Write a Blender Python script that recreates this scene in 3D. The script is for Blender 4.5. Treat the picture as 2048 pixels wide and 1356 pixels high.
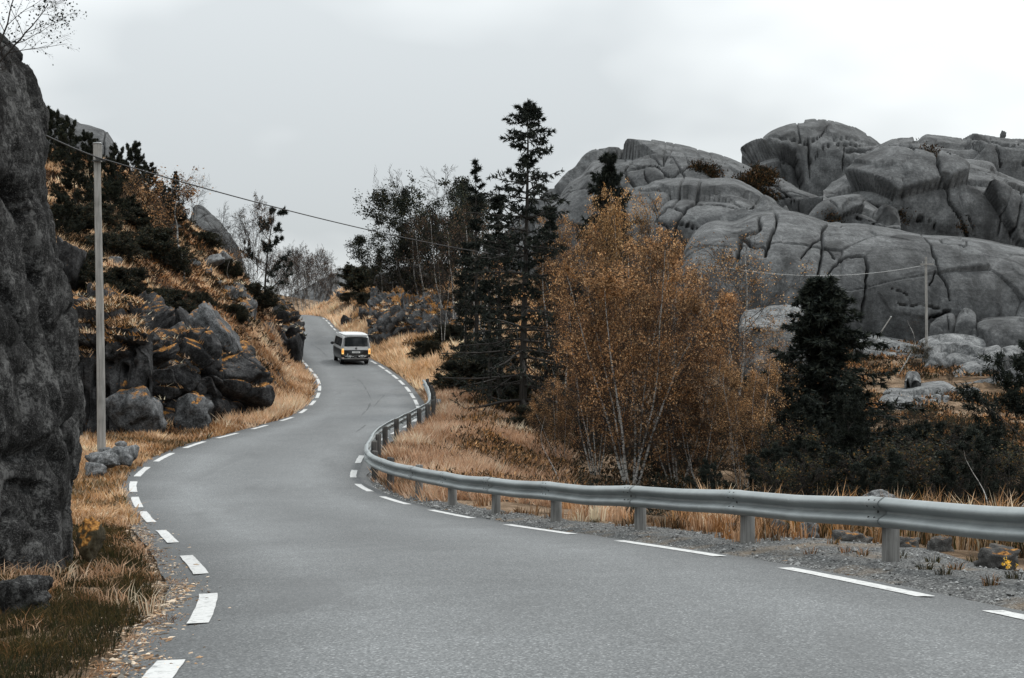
import bpy, math
import numpy as np

for o in list(bpy.data.objects): bpy.data.objects.remove(o)
scene = bpy.context.scene
COL = scene.collection
R_ = math.radians

# ------------------------------------------------------------------ camera, sky, sun, exposure
F, CX, CY = 2844.4, 1024.0, 678.0          # photograph's focal length and centre in its pixels
cam_d = bpy.data.cameras.new('camera'); cam = bpy.data.objects.new('camera', cam_d); COL.objects.link(cam)
cam_d.sensor_width = 36.0; cam_d.lens = 50.0; cam_d.clip_start = 0.1; cam_d.clip_end = 9000
cam.location = (0, 0, 0); cam.rotation_euler = (R_(90), 0, 0); scene.camera = cam

SUN_EL, SUN_AZ = 54.0, 48.0               # azimuth clockwise from +Y (the way we look)
world = bpy.data.worlds.new('World'); scene.world = world; world.use_nodes = True
def build_world():
    nt = world.node_tree; N = nt.nodes; L = nt.links; N.clear()
    out = N.new('ShaderNodeOutputWorld'); bg = N.new('ShaderNodeBackground'); L.new(bg.outputs[0], out.inputs[0])
    tc = N.new('ShaderNodeTexCoord'); sep = N.new('ShaderNodeSeparateXYZ'); L.new(tc.outputs['Generated'], sep.inputs[0])
    def m(op, a, b=None, clamp=False):
        n = N.new('ShaderNodeMath'); n.operation = op; n.use_clamp = clamp
        for i, v in enumerate((a, b)):
            if v is None: continue
            if isinstance(v, (int, float)): n.inputs[i].default_value = v
            else: L.new(v, n.inputs[i])
        return n.outputs[0]
    z = m('MAXIMUM', sep.outputs[2], 0.0)
    den = m('ADD', z, 0.34)
    cx = m('DIVIDE', sep.outputs[0], den); cy = m('DIVIDE', sep.outputs[1], den)
    cmb = N.new('ShaderNodeCombineXYZ'); L.new(cx, cmb.inputs[0]); L.new(cy, cmb.inputs[1]); cmb.inputs[2].default_value = 3.1
    n1 = N.new('ShaderNodeTexNoise'); n1.inputs['Scale'].default_value = 1.15; n1.inputs['Detail'].default_value = 4; n1.inputs['Roughness'].default_value = 0.5
    L.new(cmb.outputs[0], n1.inputs['Vector'])
    cr = N.new('ShaderNodeValToRGB'); L.new(n1.outputs['Fac'], cr.inputs[0])
    e = cr.color_ramp.elements
    e[0].position = 0.38; e[0].color = (0.60, 0.635, 0.65, 1); e[1].position = 0.57; e[1].color = (0.90, 0.935, 0.94, 1)
    # overcast sky: brighter towards the zenith
    g = m('MULTIPLY_ADD', z, 1.4); g.node.inputs[2].default_value = 0.78
    g2 = m('MULTIPLY', g, 1.0)
    below = m('GREATER_THAN', sep.outputs[2], -0.02)
    g3 = m('MULTIPLY', g2, m('MULTIPLY_ADD', below, 0.7)); g3.node.inputs[0].is_linked
    g3.node.inputs[1].links[0].from_node.inputs[2].default_value = 0.3
    sc = N.new('ShaderNodeVectorMath'); sc.operation = 'SCALE'; L.new(cr.outputs[0], sc.inputs[0]); L.new(g3, sc.inputs['Scale'])
    sky = N.new('ShaderNodeTexSky'); sky.sky_type = 'NISHITA'; sky.sun_disc = False
    sky.sun_elevation = R_(SUN_EL); sky.sun_rotation = R_(SUN_AZ)
    sk = N.new('ShaderNodeVectorMath'); sk.operation = 'SCALE'; L.new(sky.outputs[0], sk.inputs[0]); sk.inputs['Scale'].default_value = 0.08
    mix = N.new('ShaderNodeMix'); mix.data_type = 'RGBA'; mix.inputs['Factor'].default_value = 0.94
    L.new(sk.outputs[0], mix.inputs['A']); L.new(sc.outputs[0], mix.inputs['B'])
    L.new(mix.outputs['Result'], bg.inputs[0]); bg.inputs[1].default_value = 1.0
build_world()
sun_d = bpy.data.lights.new('sun', 'SUN'); sun = bpy.data.objects.new('sun', sun_d); COL.objects.link(sun)
sun_d.energy = 1.5; sun_d.angle = R_(11); sun_d.color = (1.0, 0.965, 0.92)
sun.rotation_euler = (R_(90 - SUN_EL), 0, R_(180 - SUN_AZ))
vs = scene.view_settings; vs.view_transform = 'Standard'; vs.look = 'None'; vs.exposure = 0.22; vs.gamma = 1.0; vs.use_curve_mapping = False
scene.render.engine = 'CYCLES'
cy_ = scene.cycles; cy_.use_denoising = True; cy_.max_bounces = 5; cy_.diffuse_bounces = 3; cy_.glossy_bounces = 2; cy_.transmission_bounces = 3; cy_.transparent_max_bounces = 4
cy_.caustics_reflective = False; cy_.caustics_refractive = False
try: cy_.denoiser = 'OPENIMAGEDENOISE'; cy_.denoising_prefilter = 'ACCURATE'
except Exception: pass

# ------------------------------------------------------------------ numeric helpers
def at(px, py, d):
    """world point seen at photo pixel (px, py) at depth d"""
    return np.array([(px - CX) / F * d, d, (CY - py) / F * d])
def proj(P):
    return np.stack([CX + F * P[..., 0] / P[..., 1], CY - F * P[..., 2] / P[..., 1]], -1)
def lin(r, g, b):
    c = np.array([r, g, b], float) / 255.0
    return np.where(c <= 0.04045, c / 12.92, ((c + 0.055) / 1.055) ** 2.4)
def _hash(ix, iy, iz, seed):
    h = (ix.astype(np.int64) * 374761393 + iy.astype(np.int64) * 668265263 + iz.astype(np.int64) * 2147483647 % 1274126177 + seed * 974634777) & 0xFFFFFFFF
    h = ((h ^ (h >> 13)) * 1274126177) & 0xFFFFFFFF
    h = ((h ^ (h >> 16)) * 2246822519) & 0xFFFFFFFF
    h = h ^ (h >> 15)
    return (h & 0xFFFFFF).astype(np.float64) / 0xFFFFFF
def vnoise(P, seed=0):
    P = np.asarray(P, float); I = np.floor(P).astype(np.int64); f = P - I; f = f * f * f * (f * (f * 6 - 15) + 10)
    r = 0
    for a in (0, 1):
        for b in (0, 1):
            for c in (0, 1):
                w = (f[..., 0] if a else 1 - f[..., 0]) * (f[..., 1] if b else 1 - f[..., 1]) * (f[..., 2] if c else 1 - f[..., 2])
                r = r + w * _hash(I[..., 0] + a, I[..., 1] + b, I[..., 2] + c, seed)
    return r * 2 - 1
def fbm(P, octv=4, seed=0, gain=0.5):
    r = 0; amp = 1.0; tot = 0; P = np.asarray(P, float)
    for i in range(octv):
        r = r + amp * vnoise(P * (2.03 ** i) + 13.7 * i, seed + i * 7); tot += amp; amp *= gain
    return r / tot
def ridged(P, octv=4, seed=0):
    r = 0; amp = 1.0; tot = 0
    for i in range(octv):
        r = r + amp * (1 - np.abs(vnoise(P * (2.1 ** i) + 9.1 * i, seed + i * 5))); tot += amp; amp *= 0.5
    return r / tot
def worley(P, seed=0, ids=False):
    """F1, F2 distances on a jittered unit lattice (and the plane of the nearest cell when ids)"""
    P = np.asarray(P, np.float32); I = np.floor(P - .5).astype(np.int64); f1 = np.full(P.shape[:-1], 9.0, np.float32); f2 = f1.copy(); cid = f1.copy(); pl = f1.copy()
    for a in (0, 1):
        for b in (0, 1):
            for c in (0, 1):
                J = I + np.array([a, b, c]); h = [_hash(J[..., 0], J[..., 1], J[..., 2], seed + 31 * k).astype(np.float32) for k in range(3)]
                v = np.stack([P[..., k] - (J[..., k] + .2 + .6 * h[k]) for k in range(3)], -1); d = np.sqrt((v * v).sum(-1)); near = d < f1
                if ids:
                    cid = np.where(near, (h[0] * 7.31 + h[1] * 3.77 + h[2] * 5.13) % 1.0, cid); g = [(h[k] * 13.7 + h[(k + 1) % 3] * 3.1) % 1.0 - .5 for k in range(3)]
                    pl = np.where(near, (v[..., 0] * g[0] + v[..., 1] * g[1] + v[..., 2] * g[2]) * 2, pl)
                f2 = np.minimum(np.maximum(d, f1), f2); f1 = np.minimum(f1, d)
    return (f1, f2, cid, pl) if ids else (f1, f2)
def facets(V, size, seed, dip=0.0, flat=1.0, warp=.12):
    """broken-rock relief: flat tilted faces with steps between them; slabs of thickness flat*size dipping in the picture plane"""
    c, s_ = math.cos(dip), math.sin(dip); Q = np.stack([V[..., 0] * c + V[..., 2] * s_, V[..., 1], (-V[..., 0] * s_ + V[..., 2] * c) / flat], -1) / size
    if warp: Q = Q + warp * fbm(Q * 1.5, 2, seed + 9)[..., None]
    f1, f2, ci, pl = worley(Q, seed, True); return size * ((ci - .5) * .55 + pl * .55), f2 - f1
def seg_dist(Q, poly):
    """distance of 2-D points to a polyline"""
    best = np.full(len(Q), 1e9); poly = np.asarray(poly, float)
    lo, hi = poly.min(0) - 45, poly.max(0) + 45; k = np.nonzero(((Q > lo) & (Q < hi)).all(1))[0]; S = Q[k]; bb = best[k]
    for a, b in zip(poly[:-1], poly[1:]):
        ab = b - a; t = np.clip(((S - a) @ ab) / max(ab @ ab, 1e-9), 0, 1)
        bb = np.minimum(bb, np.hypot(*(S - a - t[:, None] * ab).T))
    best[k] = bb; return best
def smooth_poly(p, n=8):
    p = np.asarray(p, float)
    if len(p) < 3: return p
    q = np.vstack([2 * p[0] - p[1], p, 2 * p[-1] - p[-2]]); t = np.linspace(0, 1, n, endpoint=False)[:, None]; out = []
    for i in range(len(p) - 1):
        a, b, c, d = q[i:i + 4]
        out.append(.5 * ((2 * b) + (c - a) * t + (2 * a - 5 * b + 4 * c - d) * t ** 2 + (-a + 3 * b - 3 * c + d) * t ** 3))
    return np.vstack(out + [p[-1:]])

# ------------------------------------------------------------------ object helpers
def link(o, parent=None):
    COL.objects.link(o)
    if parent is not None: o.parent = parent
    return o
def mesh_np(name, V, faces, mats, parent=None, smooth=True, col=None, mat_idx=None):
    """one mesh object from numpy arrays; faces = list of (n,3)/(n,4) int arrays"""
    me = bpy.data.meshes.new(name); V = np.ascontiguousarray(V, np.float32)
    faces = [np.asarray(f, np.int32) for f in (faces if isinstance(faces, list) else [faces]) if len(f)]
    nl = sum(f.size for f in faces); npoly = sum(len(f) for f in faces)
    me.vertices.add(len(V)); me.vertices.foreach_set('co', V.ravel())
    me.loops.add(nl); me.loops.foreach_set('vertex_index', np.concatenate([f.ravel() for f in faces]))
    me.polygons.add(npoly)
    tot = np.concatenate([np.full(len(f), f.shape[1], np.int32) for f in faces])
    me.polygons.foreach_set('loop_start', np.concatenate([[0], np.cumsum(tot)[:-1]]).astype(np.int32))
    me.polygons.foreach_set('loop_total', tot)
    if mat_idx is not None: me.polygons.foreach_set('material_index', np.asarray(mat_idx, np.int32))
    me.update(calc_edges=True); me.validate()
    me.polygons.foreach_set('use_smooth', np.full(len(me.polygons), bool(smooth)))
    if col is not None:
        a = me.color_attributes.new('col', 'FLOAT_COLOR', 'POINT')
        a.data.foreach_set('color', np.c_[col, np.ones(len(col))].astype(np.float32).ravel())
    for m in (mats if isinstance(mats, (list, tuple)) else [mats]): me.materials.append(m)
    return link(bpy.data.objects.new(name, me), parent)
def tag(o, label=None, cat=None, group=None, kind=None):
    if label: o['label'] = label
    if cat: o['category'] = cat
    if group: o['group'] = group
    if kind: o['kind'] = kind
    return o
def empty(name, loc=(0, 0, 0), rz=0):
    o = bpy.data.objects.new(name, None); o.location = tuple(float(v) for v in loc); o.rotation_euler = (0, 0, rz); o.empty_display_size = 0.2
    return link(o)
def copy_tree(root):
    c = root.copy(); COL.objects.link(c)
    for ch in root.children:
        k = ch.copy(); COL.objects.link(k); k.parent = c
        for g in ch.children:
            h = g.copy(); COL.objects.link(h); h.parent = k
    return c
class Acc:
    def __init__(s): s.V = []; s.F3 = []; s.F4 = []; s.C = []; s.n = 0
    def add(s, V, F, col=None):
        V = np.asarray(V, float).reshape(-1, 3); F = np.asarray(F, np.int64)
        (s.F3 if F.shape[1] == 3 else s.F4).append(F + s.n); s.V.append(V); s.n += len(V)
        if col is not None: s.C.append(np.broadcast_to(col, (len(V), 3)))
        return s
    def box(s, c, size, rot=None):
        v = np.array([[x, y, z] for x in (-.5, .5) for y in (-.5, .5) for z in (-.5, .5)]) * np.asarray(size, float)
        if rot is not None: v = v @ np.asarray(rot).T
        return s.add(v + np.asarray(c, float), [(0, 1, 3, 2), (4, 6, 7, 5), (0, 4, 5, 1), (2, 3, 7, 6), (0, 2, 6, 4), (1, 5, 7, 3)])
    def build(s, name, mat, parent=None, smooth=True):
        if not s.n: return None
        f = []
        if s.F3: f.append(np.vstack(s.F3))
        if s.F4: f.append(np.vstack(s.F4))
        return mesh_np(name, np.vstack(s.V), f, mat, parent, smooth, np.vstack(s.C) if s.C else None)
def grid_faces(nu, nv, wrap=False):
    i = np.arange(nu - (0 if wrap else 1))[:, None]; j = np.arange(nv - 1)[None]
    i2 = (i + 1) % nu
    return np.stack([i * nv + j, i2 * nv + j, i2 * nv + j + 1, i * nv + j + 1], -1).reshape(-1, 4)
def grid_normals(P):
    du = np.gradient(P, axis=0); dv = np.gradient(P, axis=1); n = np.cross(du, dv)
    return n / np.maximum(np.linalg.norm(n, axis=-1, keepdims=True), 1e-9)
def tubes(P, Rr, sides=4, cap=False):
    """batch of tubes: P (B,n,3), Rr (B,n)"""
    B, n, _ = P.shape; T = np.gradient(P, axis=1); T /= np.maximum(np.linalg.norm(T, axis=-1, keepdims=True), 1e-9)
    ref = np.where(np.abs(T[:, :1, 2:3]) > .9, np.array([1., 0, 0]), np.array([0, 0, 1.])); ref = np.broadcast_to(ref, P.shape)
    U = np.cross(ref, T); U /= np.maximum(np.linalg.norm(U, axis=-1, keepdims=True), 1e-9); W = np.cross(T, U)
    a = np.arange(sides) / sides * 2 * np.pi
    V = P[:, :, None] + Rr[:, :, None, None] * (np.cos(a)[None, None, :, None] * U[:, :, None] + np.sin(a)[None, None, :, None] * W[:, :, None])
    b = np.arange(B)[:, None, None] * n * sides; i = np.arange(n - 1)[None, :, None] * sides; k = np.arange(sides)[None, None]; k2 = (k + 1) % sides
    Fq = np.stack([b + i + k, b + i + k2, b + i + sides + k2, b + i + sides + k], -1).reshape(-1, 4)
    return V.reshape(-1, 3), Fq
def lathe(prof, sides=16):
    """closed-ish surface of revolution about Z: prof (n,2) of (r,z)"""
    prof = np.asarray(prof, float); a = np.arange(sides) / sides * 2 * np.pi
    V = np.stack([np.cos(a)[:, None] * prof[None, :, 0], np.sin(a)[:, None] * prof[None, :, 0], np.broadcast_to(prof[None, :, 1], (sides, len(prof)))], -1)
    return V.reshape(-1, 3), grid_faces(sides, len(prof), True)

# ------------------------------------------------------------------ materials
class NT:
    def __init__(s, name):
        s.m = bpy.data.materials.new(name); s.m.use_nodes = True; s.t = s.m.node_tree; s.N = s.t.nodes; s.L = s.t.links
        s.b = s.N['Principled BSDF']; s.tc = None
    def n(s, typ, **kw):
        x = s.N.new(typ)
        for k, v in kw.items():
            if k in x.inputs: s.put(x.inputs[k], v)
            else: setattr(x, k, v)
        return x
    def put(s, sock, v):
        if isinstance(v, bpy.types.NodeSocket): s.L.new(v, sock)
        else: sock.default_value = v
    def co(s, scale=(1, 1, 1), rot=(0, 0, 0)):
        if s.tc is None: s.tc = s.n('ShaderNodeTexCoord')
        mp = s.n('ShaderNodeMapping'); s.L.new(s.tc.outputs['Object'], mp.inputs['Vector']); mp.inputs['Scale'].default_value = scale; mp.inputs['Rotation'].default_value = rot
        return mp.outputs[0]
    def noise(s, scale, detail=4, rough=0.55, vec=None, dist=0.0):
        x = s.n('ShaderNodeTexNoise'); x.inputs['Scale'].default_value = scale; x.inputs['Detail'].default_value = detail
        x.inputs['Roughness'].default_value = rough; x.inputs['Distortion'].default_value = dist
        s.L.new(vec if vec is not None else s.co(), x.inputs['Vector']); return x.outputs['Fac']
    def voro(s, scale, vec=None, feature='F1'):
        x = s.n('ShaderNodeTexVoronoi', feature=feature); x.inputs['Scale'].default_value = scale
        s.L.new(vec if vec is not None else s.co(), x.inputs['Vector']); return x.outputs['Distance']
    def ramp(s, fac, stops, interp='LINEAR'):
        x = s.n('ShaderNodeValToRGB'); s.L.new(fac, x.inputs[0]); r = x.color_ramp; r.interpolation = interp
        while len(r.elements) < len(stops): r.elements.new(0.5)
        for e, (p, c) in zip(r.elements, stops):
            e.position = p; e.color = (c, c, c, 1) if isinstance(c, (int, float)) else (*c, 1)
        return x.outputs[0]
    def mix(s, f, a, b, mode='MIX'):
        x = s.n('ShaderNodeMix', data_type='RGBA', blend_type=mode); s.put(x.inputs['Factor'], f)
        for k, v in (('A', a), ('B', b)):
            if isinstance(v, bpy.types.NodeSocket): s.L.new(v, x.inputs[k])
            else: x.inputs[k].default_value = (*v, 1) if len(v) == 3 else v
        return x.outputs['Result']
    def math(s, op, a, b=0.0, clamp=False):
        x = s.n('ShaderNodeMath', operation=op, use_clamp=clamp); s.put(x.inputs[0], a); s.put(x.inputs[1], b); return x.outputs[0]
    def bump(s, h, strength=0.3, dist=0.05):
        x = s.n('ShaderNodeBump'); x.inputs['Strength'].default_value = strength; x.inputs['Distance'].default_value = dist
        s.L.new(h, x.inputs['Height']); s.L.new(x.outputs[0], s.b.inputs['Normal']); return x.outputs[0]
    def base(s, c, rough=0.85, spec=0.3, metal=0.0):
        s.put(s.b.inputs['Base Color'], c if isinstance(c, bpy.types.NodeSocket) else (*c, 1))
        s.put(s.b.inputs['Roughness'], rough); s.b.inputs['Specular IOR Level'].default_value = spec; s.b.inputs['Metallic'].default_value = metal
        return s.m
def plain(name, c, rough=0.6, spec=0.4, metal=0.0, var=0.15, scale=6):
    t = NT(name); k = t.noise(scale, 5)
    c = np.asarray(c, float); return t.base(t.ramp(k, [(0.3, tuple(c * (1 - var))), (0.7, tuple(np.minimum(c * (1 + var), 1)))]), rough, spec, metal)

def m_asphalt():
    t = NT('asphalt'); fine = t.noise(34, 4, .8); agg = t.voro(60); big = t.noise(.22, 5, .55, dist=.6); mid = t.noise(2.2, 5, .6)
    c = t.ramp(fine, [(.30, (.07, .075, .077)), (.5, (.155, .163, .166)), (.70, (.27, .28, .283))])
    vc = t.n('ShaderNodeTexVoronoi'); vc.inputs['Scale'].default_value = 75; t.L.new(t.co(), vc.inputs['Vector'])
    bw = t.n('ShaderNodeRGBToBW'); t.L.new(vc.outputs['Color'], bw.inputs[0])
    c = t.ramp(bw.outputs[0], [(.15, (.062, .066, .068)), (.5, (.102, .108, .111)), (.72, (.128, .135, .138)), (.88, (.235, .243, .245))])
    c = t.mix(.6, c, t.ramp(fine, [(.3, (.36, .36, .36)), (.7, (.64, .64, .64))]), 'OVERLAY')
    c = t.mix(.75, c, t.ramp(big, [(.3, (.40, .40, .40)), (.7, (.60, .60, .60))]), 'OVERLAY')
    c = t.mix(.5, c, t.ramp(mid, [(.3, (.44, .44, .44)), (.7, (.56, .56, .56))]), 'OVERLAY')
    at_ = t.n('ShaderNodeAttribute', attribute_name='col'); sx = t.n('ShaderNodeSeparateColor'); t.L.new(at_.outputs['Color'], sx.inputs[0])
    wv = t.math('ADD', sx.outputs[0], t.math('MULTIPLY', t.math('SUBTRACT', t.noise(.5, 3, .5), .5), .16))
    tr = t.ramp(wv, [(0, (.24, .24, .24)), (.10, (.36, .36, .36)), (.24, (.56, .56, .56)), (.38, (.47, .47, .47)), (.5, (.42, .42, .42)), (.62, (.47, .47, .47)), (.76, (.56, .56, .56)), (.90, (.38, .38, .38)), (1.0, (.27, .27, .27))])
    c = t.mix(.85, c, tr, 'OVERLAY')
    st = t.noise(1.0, 5, .6, t.co((.9, .16, 1)), .8); c = t.mix(t.ramp(st, [(.56, 0.), (.70, .45)]), c, (.07, .073, .075))
    t.bump(t.math('ADD', fine, agg), .35, .01)
    return t.base(c, .72, .35)
def m_paint():
    t = NT('road_paint'); w = t.noise(14, 6, .7); f = t.noise(60, 3, .6)
    c = t.mix(t.ramp(t.math('MULTIPLY_ADD', f, .35), [(.62, 0.), (.72, .75)]), (.80, .81, .80), (.25, .26, .26))
    x = t.math('ADD', t.math('MULTIPLY', w, .75), t.math('MULTIPLY', f, .25))
    c = t.mix(t.ramp(x, [(.51, 0.), (.62, .8)]), (.47, .475, .47), (.15, .155, .155))
    return t.base(c, .7, .3)
def m_gravel():
    t = NT('gravel'); a = t.voro(38); b = t.noise(70, 3, .7); g = t.noise(.8, 4)
    vc = t.n('ShaderNodeTexVoronoi'); vc.inputs['Scale'].default_value = 42; t.L.new(t.co(), vc.inputs['Vector']); bw = t.n('ShaderNodeRGBToBW'); t.L.new(vc.outputs['Color'], bw.inputs[0])
    c = t.ramp(bw.outputs[0], [(.2, (.05, .052, .052)), (.5, (.15, .155, .155)), (.8, (.40, .41, .40))])
    c = t.mix(t.ramp(a, [(.1, .0), (.5, .75)]), c, (.05, .05, .05))
    c = t.mix(t.ramp(g, [(.52, 0.), (.68, .6)]), c, (.20, .15, .10))
    t.bump(a, .8, .03); return t.base(c, .95, .15)
def m_rock(name, dark, mid, light, moss=0.0, strat=0.0, stain=0.0, scale=1.0, tint=(1, 1, 1), speck=.5, lo=.33, hi=.67):
    t = NT(name); v = t.co((scale,) * 3); g = t.noise(1.3, 8, .68, v, .4); f = t.noise(9, 6, .72, v); sp = t.noise(28, 3, .7, v)
    k = t.math('ADD', t.math('MULTIPLY', g, .55), t.math('MULTIPLY', f, .45))
    c = t.ramp(k, [(lo, dark), (.5, mid), (hi, light)])
    c = t.mix(t.ramp(sp, [(.55, 0.), (.72, speck)]), c, tuple(np.minimum(np.array(light) * 1.7, .8)))
    if strat:
        s_ = t.noise(1.0, 5, .6, t.co((.05 * scale, .05 * scale, .9 * scale), (.05, .08, 0)), 1.2)
        c = t.mix(strat, c, t.ramp(s_, [(.35, (.33, .33, .33)), (.65, (.62, .62, .62))]), 'OVERLAY')
    if stain:
        s_ = t.noise(1.0, 5, .6, t.co((.55 * scale, .55 * scale, .05 * scale)), .6)
        c = t.mix(t.ramp(s_, [(.50, 0.), (.66, stain)]), c, tuple(np.array(dark) * .45))
    if moss:
        geo = t.n('ShaderNodeNewGeometry'); sx = t.n('ShaderNodeSeparateXYZ'); t.L.new(geo.outputs['Normal'], sx.inputs[0])
        mn = t.noise(1.1, 6, .65); mf = t.noise(22, 3, .6)
        up = t.math('ADD', sx.outputs[2], t.math('MULTIPLY', t.math('SUBTRACT', mn, .5), 2.6))
        mm = t.ramp(up, [(1.0 - moss * .62, 0.), (1.22 - moss * .62, .92)])
        mc = t.ramp(mf, [(.34, lin(58, 40, 18)), (.5, lin(140, 94, 42)), (.66, lin(196, 144, 78))])
        c = t.mix(mm, c, mc)
    t.bump(t.math('ADD', t.math('MULTIPLY', f, .7), t.math('MULTIPLY', sp, .3)), .75, .12 / scale ** .5)
    return t.base(c, .9, .2)
def m_attr(name, transl=.35, rough=.75, spec=.2):
    """colour of each blade or leaf, light passing through the thin sheet"""
    t = NT(name); a = t.n('ShaderNodeAttribute', attribute_name='col'); oi = t.n('ShaderNodeObjectInfo')
    hs = t.n('ShaderNodeHueSaturation'); t.L.new(a.outputs['Color'], hs.inputs['Color'])
    t.L.new(t.math('ADD', t.math('MULTIPLY', oi.outputs['Random'], .35), .83), hs.inputs['Value'])
    t.L.new(t.math('ADD', t.math('MULTIPLY', oi.outputs['Random'], .012), .494), hs.inputs['Hue'])
    m = t.base(hs.outputs[0], rough, spec)
    if transl:
        tr = t.n('ShaderNodeBsdfTranslucent'); t.L.new(hs.outputs[0], tr.inputs[0]); mx = t.n('ShaderNodeMixShader'); mx.inputs[0].default_value = transl
        t.L.new(t.b.outputs[0], mx.inputs[1]); t.L.new(tr.outputs[0], mx.inputs[2]); t.L.new(mx.outputs[0], t.N['Material Output'].inputs[0])
    return m
def m_birch():
    t = NT('birch_bark'); b = t.noise(1.0, 4, .7, t.co((5, 5, 22))); g = t.noise(1.6, 4, .6)
    c = t.ramp(b, [(.40, (.03, .027, .025)), (.49, (.32, .315, .30)), (.68, (.58, .57, .55))])
    c = t.mix(t.ramp(g, [(.5, 0.), (.66, .8)]), c, (.07, .06, .055)); return t.base(c, .8, .2)
def m_ground():
    t = NT('heath_ground'); a = t.noise(.35, 6, .65, dist=.5); b = t.noise(3.5, 6, .7); f = t.noise(24, 4, .7)
    c = t.ramp(a, [(.32, lin(36, 32, 26)), (.46, lin(98, 80, 62)), (.58, lin(152, 130, 108)), (.7, lin(66, 56, 44))])
    c = t.mix(.85, c, t.ramp(b, [(.3, (.22, .22, .22)), (.7, (.70, .70, .70))]), 'OVERLAY')
    c = t.mix(.7, c, t.ramp(f, [(.3, (.28, .28, .28)), (.7, (.68, .68, .68))]), 'OVERLAY')
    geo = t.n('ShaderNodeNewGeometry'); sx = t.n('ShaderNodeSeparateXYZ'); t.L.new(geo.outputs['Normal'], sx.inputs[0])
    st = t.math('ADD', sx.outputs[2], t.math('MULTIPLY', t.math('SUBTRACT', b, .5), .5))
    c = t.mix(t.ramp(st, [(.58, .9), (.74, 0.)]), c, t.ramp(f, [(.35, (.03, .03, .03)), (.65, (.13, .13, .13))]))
    t.bump(t.math('ADD', b, f), .8, .15); return t.base(c, .95, .1)
def m_wood(name, c1, c2):
    t = NT(name); g = t.noise(1.0, 6, .65, t.co((26, 26, 1.3)), .3); k = t.noise(2.2, 3, .5)
    c = t.ramp(g, [(.3, c1), (.7, c2)]); c = t.mix(t.ramp(k, [(.5, 0.), (.75, .5)]), c, tuple(np.array(c1) * .5))
    t.bump(g, .4, .01); return t.base(c, .85, .2)
def m_steel():
    t = NT('galvanised_steel'); g = t.noise(1.6, 6, .65); s_ = t.noise(1.0, 5, .6, t.co((9, 9, .8))); f = t.noise(40, 3, .6)
    c = t.ramp(g, [(.3, (.19, .212, .216)), (.7, (.31, .338, .342))]); c = t.mix(t.ramp(s_, [(.52, 0.), (.72, .45)]), c, (.20, .215, .215))
    c = t.mix(t.ramp(f, [(.62, 0.), (.8, .35)]), c, (.18, .17, .15))
    return t.base(c, t.ramp(g, [(.3, .42), (.7, .6)]), .5, .35)
M = dict(
    asphalt=m_asphalt(), paint=m_paint(), gravel=m_gravel(), ground=m_ground(), steel=m_steel(),
    cliff=m_rock('cliff_rock', (.003, .003, .003), (.015, .015, .015), (.11, .11, .108), moss=.0, stain=1.0, scale=2.4, speck=.8, lo=.44, hi=.585),
    hillrock=m_rock('hill_rock', (.014, .0145, .015), (.062, .064, .066), (.18, .185, .19), moss=.42, scale=1.5, speck=.6, lo=.41, hi=.61),
    darkrock=m_rock('wet_dark_rock', (.007, .007, .007), (.024, .024, .025), (.085, .085, .086), moss=.34, scale=1.5, stain=.5, speck=.5, lo=.41, hi=.61),
    stone=m_rock('broken_stone', (.035, .037, .038), (.12, .124, .126), (.28, .285, .29), moss=.0, scale=3, speck=.6, lo=.42, hi=.6),
    massif=m_rock('dome_rock', (.042, .0437, .045), (.082, .085, .087), (.15, .154, .156), moss=.0, strat=.7, stain=.8, scale=.42, speck=.3, lo=.39, hi=.62),
    palerock=m_rock('pale_rock', (.045, .047, .048), (.125, .129, .131), (.24, .245, .245), moss=.0, strat=.3, scale=.9, speck=.4, lo=.42, hi=.6),
    bark=m_wood('dark_bark', (.012, .011, .010), (.055, .05, .045)), post_dark=m_wood('dark_rail_post_wood', (.03, .028, .026), (.12, .115, .11)), birch=m_birch(), twig=plain('twig_bark', (.035, .03, .027), .9, .1),
    pole=m_wood('weathered_pole', (.16, .155, .145), (.38, .37, .35)), post=m_wood('rail_post_wood', (.10, .098, .093), (.27, .268, .258)),
    leaf=m_attr('leaf', .42), needle=m_attr('needle', .15, .8, .15), grass=m_attr('grass_blade', .4, .85, .1), heather=m_attr('heather_sprig', .2, .9, .1),
    cable=plain('cable_rubber', (.02, .02, .021), .5), galv=plain('dull_metal', (.30, .31, .31), .5, .5, .5), bolt=plain('bolt_steel', (.05, .05, .05), .6, .4, .6),
)

# ------------------------------------------------------------------ road line
SC = 1.15
RT = np.array([[1.091,5.358,-1.454,-.001,5.094],[-.093,12.696,-2.13,.004,5.131],[-2.35,20.236,-2.739,-.01,4.984],[-3.717,24.153,-2.965,-.018,4.859],[-4.925,27.809,-3.081,-.027,4.747],[-5.843,31.318,-3.094,-.03,4.721],[-6.242,35.168,-3.036,-.033,4.809],[-6.291,39.089,-2.949,-.027,4.693],[-5.936,42.808,-2.87,-.019,4.532],[-5.577,46.947,-2.793,-.015,4.394],[-5.496,51.43,-2.705,-.013,4.263],[-6.237,60.529,-2.457,-.009,4.037],[-7.56,70.163,-2.048,-.003,3.973],[-9.581,80.209,-1.463,.003,4.004],[-11.996,90.793,-.794,-.002,3.78],[-13.859,101.958,-.026,-.009,3.515],[-15.84,113.241,.881,-.016,3.212],[-18.324,124.3,1.968,-.019,3.056],[-21.8,132,2.25,-.02,3.1],[-26.5,139,2.0,0,3.1],[-33,146,1.2,0,3.1],[-42,151,.2,0,3.1]])
RT[:, [0, 1, 2, 4]] *= SC
RT = np.vstack([[[4.2, -18, .45, 0, 5.86], [2.9, -6, -.55, 0, 5.86]], RT])
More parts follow.
